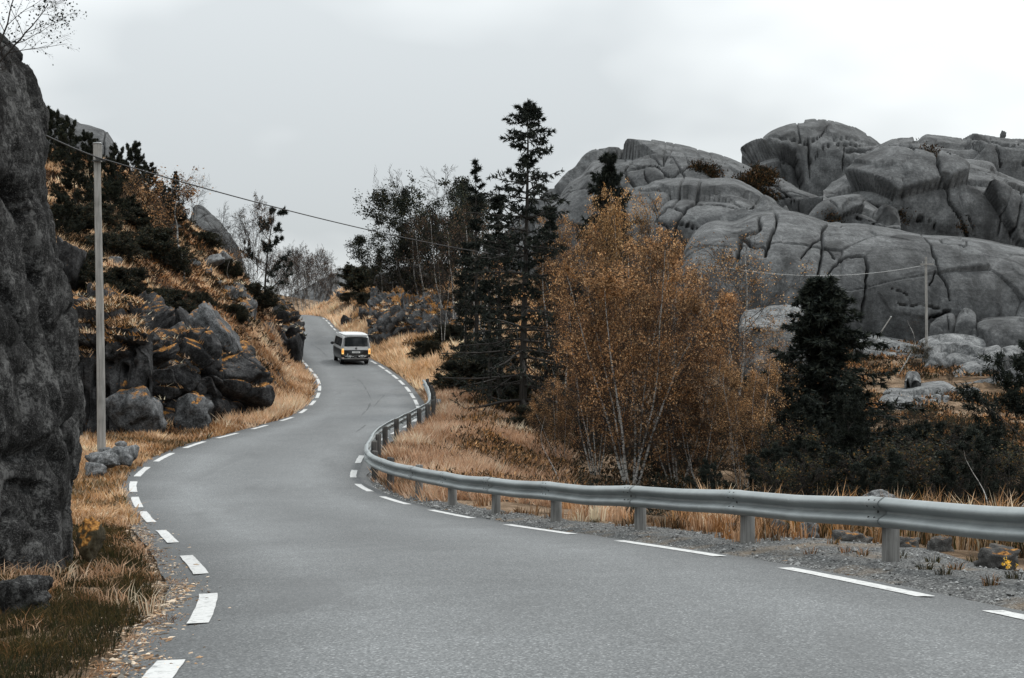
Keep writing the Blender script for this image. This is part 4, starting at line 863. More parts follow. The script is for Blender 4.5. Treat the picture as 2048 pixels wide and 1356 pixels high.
def build_line():
    utility_pole(203, 897, 195, 287, 40, .215, 'tall weathered wooden utility pole beside the row of stones')
    utility_pole(1402, 640, 1402, 512, 100, .2, 'mostly hidden utility pole rising from the birches', arm=True, cap=False)
    utility_pole(1853, 694, 1852, 514, 108, .2, 'slim utility pole standing in front of the rock wall on the right', arm=True, cap=False)
    w0 = at(202, 317, 39.8); w1 = at(1402, 526, 100); w2 = at(1850, 530, 108)
    wire(w0, w1, 1.29, 'long black overhead cable sagging from the near pole to the trees')
    wire(w1, w2, .85, 'thin pale cable in front of the rock wall on the right', .018, 'galv')
    wire(at(-260, 52, 27), w0, .25, 'short black cable running from the near cliff to the near pole')
    wire(w2, at(2300, 545, 128), .6, 'thin cable running right from the slim pole out of view', .011)
    # leaning rod in front of the wall
    r = empty('marker_rod', at(1757, 672, 107)); tag(r, 'short pale leaning rod in front of the rock wall', 'rod'); e = at(1782, 634, 107) - at(1757, 672, 107)
    V, Fq = tubes(np.linspace(-e * .2, e, 6)[None], np.full((1, 6), .045), 8); mesh_np('shaft', V, Fq, M['pole'], r)
    V, Fq = lathe([(.001, .07), (.06, .06), (.065, 0), (.05, -.05), (.001, -.05)], 8); mesh_np('end_cap', V + e, Fq, M['galv'], r)
build_line()

# ------------------------------------------------------------------ camper van
def build_van():
    idx = np.argmin(np.abs(proj(RP)[:, 1] - 728) + (RP[:, 1] < 60) * 999)
    c0 = at(712, 733, RP[idx, 1] - 1.2); i2, lt = road_near(c0[None, :2])
    c0[2] = (RP[i2, 2] + RN[i2, 2] * lt)[0] + .03
    tn = RTan[min(i2[0] + 14, len(RTan) - 1)]; 
    dz = (RP[i2[0] + 24, 2] - RP[i2[0], 2]) / np.hypot(*(RP[i2[0] + 24, :2] - RP[i2[0], :2]))
    root = empty('camper_van', c0); root.rotation_euler = (math.atan(dz), 0, math.atan2(tn[1], tn[0]) - R_(90) + R_(1)); tag(root, 'white and black camper van driving uphill, seen from behind with lit amber rear lamps', 'van')
    white = plain('van_white', (.55, .565, .565), .35, .5, 0, .03, 2); black = plain('van_black', (.012, .0125, .013), .3, .5, 0, .1, 2)
    glass = NT('van_glass').base((.012, .015, .016), .06, .8); rub = plain('tyre_rubber', (.018, .018, .018), .85, .2); rim = plain('wheel_rim', (.45, .46, .46), .35, .5, .7)
    chrome = plain('silver_trim', (.42, .42, .41), .35, .5, .6); plate_m = plain('plate_white', (.7, .71, .7), .5, .4, 0, .05, 8); dark = plain('van_trim', (.02, .02, .021), .6, .3)
    lamp = NT('amber_lamp'); lamp.base((.9, .28, .02), .3, .5); lamp.b.inputs['Emission Color'].default_value = (1, .30, .03, 1); lamp.b.inputs['Emission Strength'].default_value = .6; lamp = lamp.m
    lampc = NT("lamp_lens_pale"); lampc.base((.9, .62, .25), .25, .5); lampc.b.inputs['Emission Color'].default_value = (1, .55, .16, 1); lampc.b.inputs['Emission Strength'].default_value = .6; lampc = lampc.m
    # body: loft of half sections; y forward, rear at y=0
    ys = [0.0, .03, .10, .4, 1.2, 2.2, 3.1, 3.55, 3.95, 4.25, 4.6, 4.82, 4.9]
    zroof = [1.80, 1.87, 1.925, 1.95, 1.955, 1.955, 1.95, 1.92, 1.72, 1.42, 1.18, 1.02, .85]
    zbel = [1.15, 1.15, 1.15, 1.15, 1.15, 1.15, 1.15, 1.15, 1.14, 1.12, 1.02, .92, .80]
    hw = [.90, .93, .945, .95, .95, .95, .95, .95, .945, .93, .90, .82, .70]
    tilt = [.0, .0, 0, 0, 0, 0, 0, 0, 0, 0, 0, 0, 0]
    rows = []
    for y, zr, zb_, h in zip(ys, zroof, zbel, hw):
        zsill = .30 if .1 < y < 4.7 else .36
        rh = h - .145 * np.clip((zr - zb_) / .8, 0, 1)                       # roof narrower than the belt
        half = [(0.0, zsill), (h * .93, zsill), (h * .985, zsill + .08), (h, .62), (h, .88), (h * .998, 1.0 if zb_ > 1.0 else zb_ * .93), (h * .992, zb_), (h * .97 * .6 + rh * .4, zb_ + (zr - zb_) * .45), (rh + .02, zr - .14), (rh - .02, zr - .055), (rh - .10, zr - .012), (rh * .5, zr + .012), (0.0, zr + .018)]
        slope = lambda z: y + (.16 * max(0, z - 1.1) if y < .12 else 0)      # tailgate leans forward at the top
        rows.append([(x, slope(z), z) for x, z in half] + [(-x, slope(z), z) for x, z in half[-2:0:-1]])
    V = np.array(rows); nr, nc = V.shape[:2]; f = []; mi = []
    for i in range(nr - 1):
        for j in range(nc):
            j2 = (j + 1) % nc; f.append((i * nc + j, (i + 1) * nc + j, (i + 1) * nc + j2, i * nc + j2)[::-1]); zc = (V[i, j, 2] + V[i, j2, 2] + V[i + 1, j, 2] + V[i + 1, j2, 2]) / 4
            mi.append(1 if zc < 1.0 else 0)
    # rear face built as a fan of strips between mirrored points
    for j in range(12):
        a, b = j, j + 1; ma, mb = (nc - a) % nc, (nc - b) % nc
        if a == 0: f.append((0, 1, nc - 1, 0)[:3] + (nc - 1,)) if False else None
        quad = (a, b, mb, ma)
        if len(set(quad)) == 4: f.append(quad); mi.append(1 if (V[0, a, 2] + V[0, b, 2]) / 2 < 1.0 else 0)
    tri = [(0, 1, nc - 1), (11, 12, nc - 11)]
    front = [((nr - 1) * nc + a, (nr - 1) * nc + (nc - a) % nc, (nr - 1) * nc + (nc - a - 1) % nc, (nr - 1) * nc + a + 1) for a in range(1, 11)]; f += front; mi += [1 if V[-1, a, 2] < .9 else 0 for a in range(1, 11)]
    mesh_np('body', V.reshape(-1, 3), [np.array(f), np.array(tri)], [white, black], root, True, mat_idx=mi + [1, 0])
    yr = lambda z: .16 * max(0, z - 1.1)
    def rear_panel(name, pts, mat, off=.012, parent=root, th=.02):
        """flat panel on the tailgate from (x,z) outline, with thickness"""
        pts = np.array(pts, float); n = len(pts); o = np.array([[x, yr(z) - off, z] for x, z in pts]); i = np.array([[x, yr(z) - off + th, z] for x, z in pts]); cen = o.mean(0)
        Vv = np.vstack([o, i, cen[None]]); fs = [(k, (k + 1) % n, n + (k + 1) % n, n + k) for k in range(n)]; ts = [((k + 1) % n, k, 2 * n) for k in range(n)]
        return mesh_np(name, Vv, [np.array(fs), np.array(ts)], mat, parent, False)
    def rrect(x0, x1, z0, z1, r=.05, top_in=0.0):
        out = []
        for cx, cz, a0 in ((x1 - r, z0 + r, -90), (x1 - r - top_in, z1 - r, 0), (x0 + r + top_in, z1 - r, 90), (x0 + r, z0 + r, 180)):
            for a in np.radians(np.linspace(a0, a0 + 90, 5)): out.append((cx + r * math.cos(a), cz + r * math.sin(a)))
        return out
    rw = rear_panel('rear_window', rrect(-.75, .75, 1.20, 1.74, .06, .05), glass, .018)
    rear_panel('upper_brake_light', rrect(-.16, .16, 1.765, 1.785, .008), dark, .022, rw)
    tg = rear_panel('tailgate', rrect(-.80, .80, .62, 1.18, .05), white, .010, th=.012)
    rear_panel('tailgate_band', rrect(-.79, .79, .63, .965, .03), black, .016, tg)
    rear_panel('number_plate_recess', [(-.30, .73), (.30, .73), (.52, .90), (-.52, .90)], plain('recess_grey', (.05, .055, .055), .5), .021, tg)
    pl = rear_panel('number_plate', rrect(-.26, .26, .775, .885, .012), plate_m, .028, root)
    a = Acc()
    for k, x in enumerate([-.19, -.14, -.07, -.03, .02, .07, .12, .17]): a.box((x, yr(.83) - .0295, .83), (.022, .003, .055 if k % 3 else .045))
    a.build('plate_characters', plain('plate_ink', (.03, .03, .035), .6), pl, False)
    em = empty('x'); bpy.data.objects.remove(em)
    V_, F_ = lathe([(.001, .008), (.035, .008), (.042, .012), (.062, .012), (.068, .004), (.068, -.01)], 18); V_ = V_[:, [0, 2, 1]] * np.array([1, -1, 1]); mesh_np('emblem', V_ + np.array([0, yr(1.07) - .012, 1.07]), F_[:, ::-1], dark, root)
    a = Acc()
    for q in ([(-.035, .035), (0, -.02)], [(0, -.02), (.035, .035)], [(-.045, .0), (-.022, -.045)], [(-.022, -.045), (0, -.01)], [(0, -.01), (.022, -.045)], [(.022, -.045), (.045, 0)]):
        (x0, z0), (x1, z1) = q; L_ = math.hypot(x1 - x0, z1 - z0); an = math.atan2(z1 - z0, x1 - x0); c, s_ = math.cos(an), math.sin(an)
        a.box(((x0 + x1) / 2, yr(1.07) - .024, 1.07 + (z0 + z1) / 2), (L_, .004, .011), [[c, 0, -s_], [0, 1, 0], [s_, 0, c]])
    a.build('emblem_letters', chrome, root, False)
    # lamps wrap round the corners
    for s_ in (-1, 1):
        o = rear_panel('tail_lamp', [(s_ * x, z) for x, z in ([(.79, .70), (.925, .70), (.935, .80), (.925, 1.06), (.80, 1.06)] if s_ > 0 else [(.79, .70), (.80, 1.06), (.925, 1.06), (.935, .80), (.925, .70)])], lampc, .02, th=.12)
        rear_panel('lamp_core', [(s_ * x, z) for x, z in ([(.815, .80), (.91, .80), (.91, .95), (.82, .95)] if s_ > 0 else [(.815, .80), (.82, .95), (.91, .95), (.91, .80)])], lamp, .026, o, .008)
    # bumper, trims, step
    a = Acc(); a.box((0, .02, .52), (1.86, .16, .22)); a.build('rear_bumper', black, root, False)
    a = Acc(); a.box((0, -.065, .405), (1.80, .03, .035)); a.build('bumper_trim', chrome, root, False)
    a = Acc(); a.box((0, -.018, .635), (1.62, .012, .018)); a.build('tailgate_strip', chrome, root, False)
    for s_ in (-1, 1):
        a = Acc(); a.box((s_ * .86, -.066, .46), (.15, .02, .07)); a.build('bumper_reflector', plain('reflector_pink', (.42, .33, .30), .4), root, False)
    a = Acc(); a.box((0, .12, .32), (1.5, .2, .16)); a.build('rear_underside', dark, root, False)
    a = Acc(); a.box((0, 2.4, .29), (1.6, 4.2, .10)); a.build('floor_pan', dark, root, False)
    V_, F_ = tubes(np.array([[[.62, -.02, .27], [.62, .3, .27]]]), np.full((1, 2), .035), 10); mesh_np('exhaust_pipe', V_, F_, chrome, root)
    # lifted-look camper roof
    rr = []
    for y, s_, zz in [(.10, .90, 1.94), (.16, .96, 1.965), (1.5, 1, 1.985), (2.8, 1, 1.975), (3.35, .93, 1.945)]:
        rr.append([(-.80 * s_, y, zz - .035), (-.78 * s_, y, zz), (-.4 * s_, y, zz + .028), (.4 * s_, y, zz + .028), (.78 * s_, y, zz), (.80 * s_, y, zz - .035)])
    Vr = np.array(rr); fr = grid_faces(5, 6); o = mesh_np('pop_top_roof', Vr.reshape(-1, 3), [np.vstack([fr, [(0, 1, 4, 5), (1, 2, 3, 4)], [(24, 29, 28, 25), (25, 28, 27, 26)], [[5, 0, 6, 11], [11, 6, 12, 17], [17, 12, 18, 23], [23, 18, 24, 29]]])], white, root)
    a = Acc(); a.box((0, 1.75, 1.925), (1.56, 3.2, .03)); a.build('roof_seal', dark, root, False)
    V_, F_ = tubes(np.array([[[.88, .20, 1.90], [.88, 2.8, 1.90]]]), np.full((1, 2), .055), 10); mesh_np('awning_case', V_, F_, dark, root); V_, F_ = lathe([(.001, .02), (.058, .02), (.06, 0), (.06, -.05)], 10); mesh_np('awning_end_cap', V_[:, [0, 2, 1]] * np.array([1, -1, 1]) + np.array([.88, .20, 1.90]), F_[:, ::-1], dark, root)
    # side windows, door lines, mirrors, wheels
    def sx(z): return .95 * .995 - .145 * np.clip((z - 1.15) / .8, 0, 1) * .82
    for s_ in (-1, 1):
        for y0, y1 in ((.30, 1.55), (1.68, 2.85), (2.95, 3.80)):
            z0, z1 = 1.19, 1.72; yt = y1 - (.30 if y1 > 3.5 else 0)
            q = [(y0, z0), (y1, z0), (yt, z1), (y0 + .03, z1)]; n = 4
            Vv = np.array([[s_ * (sx(z) + .012), y, z] for y, z in q] + [[s_ * (sx(z) - .01), y, z] for y, z in q]); fs = [(0, 1, 2, 3), (0, 4, 5, 1), (1, 5, 6, 2), (2, 6, 7, 3), (3, 7, 4, 0)]
            mesh_np('side_window', Vv, np.array(fs), glass, root, False)
        V_, F_ = ico(2); o = mesh_np('wing_mirror', V_ * np.array([.12, .07, .10]) + np.array([s_ * 1.10, 3.55, 1.22]), F_, dark, root); a = Acc(); a.box((s_ * 1.0, 3.58, 1.17), (.14, .05, .04)); a.build('mirror_arm', dark, o, False)
        for y in (.92, 3.92):
            tw = lathe([(.20, -.10), (.29, -.115), (.325, -.10), (.335, -.06), (.335, .06), (.325, .10), (.29, .115), (.20, .10)], 28); Vt = tw[0][:, [2, 1, 0]]
            wo = mesh_np('wheel', Vt + np.array([s_ * .80, y, .335]), tw[1], rub, root)
            rv = lathe([(.001, .045), (.05, .06), (.07, .03), (.17, .05), (.205, .09), (.205, .06)], 20); Vr = rv[0][:, [2, 1, 0]] * np.array([s_, 1, 1]); mesh_np('rim', Vr + np.array([s_ * .835, y, .335]), rv[1], rim, wo)
    # lettering on the lower tailgate: pale script on the left, a line of lettering on the right
    ink = plain('white_lettering', (.62, .64, .63), .6)
    def stroke(name, pts, w, x0, z0, sc):
        p = smooth_poly(np.array(pts, float) * sc, 5); P = np.c_[p[:, 0] + x0, np.full(len(p), -.0735), p[:, 1] + z0]; t = np.gradient(P, axis=0); t /= np.maximum(np.linalg.norm(t, axis=1)[:, None], 1e-6); nv = np.c_[-t[:, 2], 0 * t[:, 0], t[:, 0]]
        mesh_np(name, np.stack([P - nv * w, P + nv * w], 1).reshape(-1, 3), grid_faces(len(P), 2), ink, root, False)
    stroke('script_lettering', [(-1.2, 0), (-.6, .15), (-.35, .95), (-.2, .9), (-.45, .2), (-.1, -.2), (.2, .35), (.3, -.25), (.55, .4), (.7, -.45), (.8, .25), (1.1, .15), (1.3, -.05), (2.0, .02)], .011, -.50, .55, .18)
    stroke('script_lettering', [(-.3, -.5), (.2, -.62), (.6, -.55)], .008, -.50, .55, .18)
    stroke('sign_lettering', [(0, .25), (.12, -.2), (.25, .2), (.36, -.2), (.5, .22), (.75, .1), (.9, .35), (1.05, -.1), (1.2, .55), (1.4, -.25), (1.62, .6), (1.8, .1), (2.0, .3), (2.2, -.15), (2.4, .25), (2.6, -.15), (2.8, .2), (3.0, 0)], .014, .16, .565, .165)
    stroke('small_lettering', [(0, 0), (.2, .1), (.4, -.05), (.7, .08), (1.0, -.05), (1.3, .08), (1.6, 0)], .006, .26, .475, .18)
    stroke('small_lettering', [(0, 0), (.2, .1), (.4, -.02), (.7, .05)], .006, -.10, .50, .18)
build_van()

# ------------------------------------------------------------------ trees and plants
def grow(P0, D0, L, n, wob, trop, rng):
    """batch of wandering paths; trop pulls the tips up (or down)"""
    B = len(P0); P = np.empty((B, n, 3)); P[:, 0] = P0; D = D0 / np.maximum(np.linalg.norm(D0, axis=1)[:, None], 1e-9); st = (np.broadcast_to(L, (B,)) / (n - 1))[:, None]
    for i in range(1, n):
        D = D + wob * rng.standard_normal((B, 3)); D[:, 2] += trop; D /= np.linalg.norm(D, axis=1)[:, None]; P[:, i] = P[:, i - 1] + D * st
    return P
def spawn(P, Rr, K, t0, t1, ang, lenf, n, wob, trop, rng, rf=.55, taper=.35, bias=None, rmin=.004):
    """K side branches on each path of P"""
    B, n0, _ = P.shape; T = np.gradient(P, axis=1); T /= np.maximum(np.linalg.norm(T, axis=-1, keepdims=True), 1e-9)
    Lp = np.linalg.norm(np.diff(P, axis=1), axis=-1).sum(1)
    t = t0 + (t1 - t0) * (np.arange(K)[None] + rng.random((B, K))) / K; x = t * (n0 - 1); i = np.minimum(x.astype(int), n0 - 2); f = (x - i)[..., None]; b = np.arange(B)[:, None]
    pos = P[b, i] * (1 - f) + P[b, i + 1] * f; tan = T[b, i]; rad = Rr[b, i] * (1 - f[..., 0]) + Rr[b, i + 1] * f[..., 0]
    q = rng.standard_normal((B, K, 3))
    if bias is not None: q = q + bias
    q -= (q * tan).sum(-1, keepdims=True) * tan; q /= np.maximum(np.linalg.norm(q, axis=-1, keepdims=True), 1e-9)
    a = rng.uniform(ang[0], ang[1], (B, K))[..., None]; d = np.cos(a) * tan + np.sin(a) * q
    L = (lenf(t) if callable(lenf) else lenf * (1 - .45 * t)) * Lp[:, None] * rng.uniform(.65, 1.25, (B, K))
    C = grow(pos.reshape(-1, 3), d.reshape(-1, 3), L.ravel(), n, wob, trop, rng)
    r0 = np.maximum(rad * rf, rmin).reshape(-1, 1); return C, np.maximum(r0 * np.linspace(1, taper, n)[None], rmin * .6)
def leaf_quads(C, size, rng, cols, flat=.0):
    """small four-cornered leaves at centres C"""
    n = len(C); u = rng.standard_normal((n, 3)); u[:, 2] *= 1 - flat; u /= np.linalg.norm(u, axis=1)[:, None]; w = rng.standard_normal((n, 3)); w -= (w * u).sum(1)[:, None] * u; w /= np.linalg.norm(w, axis=1)[:, None]
    s_ = (size * rng.uniform(.6, 1.25, n))[:, None]; V = np.stack([C - u * s_ * .55, C + w * s_ * .38, C + u * s_ * .6, C - w * s_ * .38], 1)
    col = cols[rng.integers(0, len(cols), n)] * rng.uniform(.7, 1.25, (n, 1)); return V.reshape(-1, 3), np.arange(4 * n).reshape(-1, 4), np.repeat(col, 4, 0)
def spikes(C, D, L, w, rng, cols):
    """thin three-cornered sprigs from C along D"""
    n = len(C); D = D / np.maximum(np.linalg.norm(D, axis=1)[:, None], 1e-9); q = rng.standard_normal((n, 3)); q -= (q * D).sum(1)[:, None] * D; q /= np.linalg.norm(q, axis=1)[:, None]
    L = np.broadcast_to(L, (n,))[:, None]; w = np.broadcast_to(w, (n,))[:, None]
    V = np.stack([C - q * w, C + q * w, C + D * L], 1); col = cols[rng.integers(0, len(cols), n)] * rng.uniform(.7, 1.3, (n, 1)); return V.reshape(-1, 3), np.arange(3 * n).reshape(-1, 3), np.repeat(col, 3, 0)
def along(P, m, rng, t0=0.0):
    """m random points on each path, with the local direction"""
    B, n, _ = P.shape; x = (t0 + (1 - t0) * rng.random((B, m))) * (n - 1); i = np.minimum(x.astype(int), n - 2); f = (x - i)[..., None]; b = np.arange(B)[:, None]
    p = P[b, i] * (1 - f) + P[b, i + 1] * f; d = P[b, i + 1] - P[b, i]; return p.reshape(-1, 3), d.reshape(-1, 3)
GOLD = np.array([lin(150,108,68), lin(182,136,92), lin(122,84,50), lin(204,162,118), lin(98,68,42), lin(164,112,60), lin(82,60,42), lin(136,104,78)])
BROWN = np.array([lin(80,64,50), lin(104,80,60), lin(60,50,42), lin(120,90,66), lin(48,42,36)])
OLIVE = np.array([lin(40,44,34), lin(52,54,40), lin(30,34,28), lin(66,62,42), lin(24,28,24)])
DARKG = np.array([lin(30,36,34), lin(40,46,41), lin(22,27,26), lin(54,58,50), lin(36,40,33)])
def mute(c, f): g = (c @ np.array([.3, .6, .1]))[:, None]; return c * (1 - f) + g * f * np.array([1.05, .99, .94])
GOLD = mute(GOLD, .16) * np.array([.98, 1.0, .92]); BROWN = mute(BROWN, .15)
def broadleaf(name, seed, H, stems=1, spread=.35, K=(14, 7, 4), leaves=8, cols=GOLD, size=.055, bark='birch', lean=(0, 0), r0=.011, t0=.22, crown_len=.34, twig='twig', trop=.05, white=1, sig=.10, stem_wob=.05, leafmat='leaf', tmin=.006, drop=0.0, clump=-.02, low=.20):
    """tree with one or more stems: trunk (stems and limbs) and crown (twigs' leaves)"""
    rng = np.random.default_rng(seed); root = empty(name)
    az = np.arange(stems) / stems * 2 * np.pi + rng.uniform(0, 6); sp = spread * rng.uniform(.35, 1.1, stems) * (stems > 1)
    D = np.c_[np.cos(az) * sp + lean[0], np.sin(az) * sp + lean[1], np.ones(stems)]; L = H * rng.uniform(.82, 1.0, stems); L[0] = H * 1.0
    P = grow(np.c_[np.cos(az) * .12 * (stems > 1), np.sin(az) * .12 * (stems > 1), np.full(stems, -.3)], D, L * 1.03 + .3, 14, stem_wob, .035, rng)
    P[..., 2] *= (H / P[..., 2].max()); R0 = np.maximum(H * r0 * rng.uniform(.75, 1.15, stems)[:, None] * np.linspace(1, .12, 14)[None] ** .9, .012)
    a = Acc(); a.add(*tubes(P, R0, 8)); tr = a.build('trunk', M[bark], root)
    P1, R1 = spawn(P, R0, K[0], t0, .99, (.5, 1.05), lambda t: crown_len * np.sin(np.clip((t - t0) / (1 - t0), 0, 1) * np.pi * .80 + .42), 6, .12, trop, rng, .5, .3)
    P2, R2 = spawn(P1, R1, K[1], .15, 1.0, (.4, 1.0), .52, 4, .17, trop * .6 - drop, rng, .55, .35, rmin=tmin)
    b = Acc(); b.add(*tubes(P1, R1, 5)); b.add(*tubes(P2, R2, 3))
    ends = [P2]
    if K[2]:
        P3, R3 = spawn(P2, R2, K[2], .2, 1.0, (.35, 1.0), .55, 3, .18, -drop, rng, .6, .5, rmin=tmin * .7); b.add(*tubes(P3, R3, 3)); ends.append(P3)
    tag(b.build('branches', M[twig], root), kind='stuff')
    if leaves:
        c, _ = along(ends[-1], leaves, rng, .1); c = c + sig * rng.standard_normal(c.shape); keep = (fbm(c * 1.9, 3, seed, .6) > clump) & (rng.random(len(c)) < np.interp(c[:, 2] / H, [0, .18, .42, .62], [.08, low, .62, 1])); c = c[keep]
        V, Fq, col = leaf_quads(c, size, rng, cols); col = col * np.repeat(np.clip(1 + 1.0 * fbm(c * .9, 3, seed + 3), .35, 1.9), 4)[:, None]; cc = Acc(); cc.add(V, Fq, col); tag(cc.build('crown', M[leafmat], root), kind='stuff')
    root['h0'] = float(H); return root
def spruce(name, seed, H, R, whorl=.42, per=5, dens=1.0, cols=DARKG, bare=.08, irregular=.35, gap=0.0, top_thin=1.0):
    """conifer: straight trunk, whorled drooping branches with hanging sprays"""
    rng = np.random.default_rng(seed); root = empty(name); n = 16
    P = grow(np.array([[0, 0, -.4]]), np.array([[0, 0, 1.]]), H + .4, n, .006, .02, rng); P[..., 2] *= H / P[..., 2].max(); R0 = np.maximum(H * .013 * np.linspace(1, .04, n)[None] ** .9, .012)
    a = Acc(); a.add(*tubes(P, R0, 9)); a.build('trunk', M['bark'], root)
    zs = []; z = bare * H
    while z < H * .985: zs.append(z); z += whorl * (.6 + .8 * rng.random()) * (1 - .55 * z / H)
    pos, dr, L = [], [], []
    side = rng.uniform(.6, 1.2, 8)
    for z in zs:
        f = z / H; lr = R * (1 - f) ** .62 * top_thin + .08
        if gap and rng.random() < gap: lr *= rng.uniform(.25, .6)
        k = per + rng.integers(-1, 2); az = rng.uniform(0, 6.28) + np.arange(k) / k * 6.283 + rng.normal(0, .25, k)
        for w in az:
            pos.append((np.interp(z, P[0, :, 2], P[0, :, 0]), np.interp(z, P[0, :, 2], P[0, :, 1]), z + rng.normal(0, .06))); e = .42 * f - .12 + rng.normal(0, .08)
            dr.append((math.cos(w), math.sin(w), e)); L.append(lr * rng.uniform(1 - irregular, 1 + irregular * .35) * side[int(w * 1.27) % 8] ** .5)
    B1 = grow(np.array(pos), np.array(dr), np.array(L), 9, .05, -.035, rng); B1[:, 5:, 2] += (np.linspace(.02, .12, 4)[None] * np.array(L)[:, None] * .6)
    r1 = np.maximum(.016 * np.array(L)[:, None], .008) * np.linspace(1, .3, 9)[None]
    B2, r2 = spawn(B1, r1, 9, .12, 1.0, (.55, 1.0), lambda t: .34 * (1.15 - t), 4, .08, -.03, rng, .6, .4, bias=np.array([0, 0, -.25])); B2 = B2
    b = Acc(); b.add(*tubes(B1, r1, 4)); b.add(*tubes(B2, np.maximum(r2, .006), 3)); tag(b.build('branches', M['bark'], root), kind='stuff')
    V = Acc()
    for Q, m, ln in ((B2, int(20 * dens), .17), (B1, int(26 * dens), .20)):
        c, d = along(Q, m, rng, .12); d /= np.linalg.norm(d, axis=1)[:, None]; d = d + .75 * rng.standard_normal(d.shape); d[:, 2] -= .25
        V.add(*spikes(c, d, ln * rng.uniform(.6, 1.3, len(c)), .020 + .012 * rng.random(len(c)), rng, cols))
    tag(V.build('crown', M['needle'], root, False), kind='stuff'); root['h0'] = float(H); return root
def pine(name, seed, H, R, cols=DARKG, K=(16, 6), lean=(0, 0), t0=.25, clump=70, cl=.20, r0=.016, stems=1, wid=.018):
    """rounder conifer or shrub: crooked limbs ending in bristling tufts"""
    rng = np.random.default_rng(seed); root = empty(name)
    az = rng.uniform(0, 6.28, stems); P = grow(np.c_[np.zeros((stems, 2)), np.full(stems, -.3)], np.c_[np.cos(az) * .25 * (stems > 1) + lean[0], np.sin(az) * .25 * (stems > 1) + lean[1], np.ones(stems)], H + .3, 12, .05, .04, rng); P[..., 2] *= H / P[..., 2].max(); R0 = np.maximum(H * r0 * np.linspace(1, .15, 12)[None] * np.ones((stems, 1)), .012)
    a = Acc(); a.add(*tubes(P, R0, 8)); a.build('trunk', M['bark'], root)
    P1, R1 = spawn(P, R0, K[0], t0, 1.0, (.9, 1.5), lambda t: R / H * (1.15 - .85 * np.clip((t - t0) / (1 - t0), 0, 1)), 8, .10, .06, rng, .45, .3)
    P2, R2 = spawn(P1, R1, K[1], .25, 1.0, (.4, 1.0), .42, 5, .12, .07, rng, .6, .5)
    b = Acc(); b.add(*tubes(P1, R1, 4)); b.add(*tubes(P2, R2, 3)); tag(b.build('branches', M['bark'], root), kind='stuff')
    c, d = along(np.concatenate([P2, P1[:, -5:]]), max(3, clump // 12), rng, .35); c = np.repeat(c, 12, 0); d = np.repeat(d, 12, 0); d /= np.linalg.norm(d, axis=1)[:, None]
    d = d * .6 + rng.standard_normal(d.shape) * .8; d[:, 2] += .25; V = Acc(); V.add(*spikes(c + .05 * rng.standard_normal(c.shape), d, cl * rng.uniform(.6, 1.25, len(c)), wid, rng, cols)); tag(V.build('crown', M['needle'], root, False), kind='stuff')
    root['h0'] = float(H); return root
_used = set()
def plant(proto, px, py, d, top, label, cat, group, sx=1.0, rot=None, lean=0.0, sink=0.0, z=None):
    """stand a tree on the ground seen at px (depth d) so that its tip reaches photo row top"""
    o = proto if proto.name not in _used else copy_tree(proto); _used.add(proto.name)
    x = (px - CX) / F * d; zz = float(gz(x, d)) if z is None else z
    if py is not None: zz = (CY - py) / F * d
    h = (CY - top) / F * d - zz; s_ = max(h, .2) / proto['h0']
    o.location = (x, d, zz - sink); o.scale = (s_ * sx, s_ * sx, s_); o.rotation_euler = (0, lean, rot if rot is not None else (px * 1.7) % 6.28)
    tag(o, label, cat, group); return o

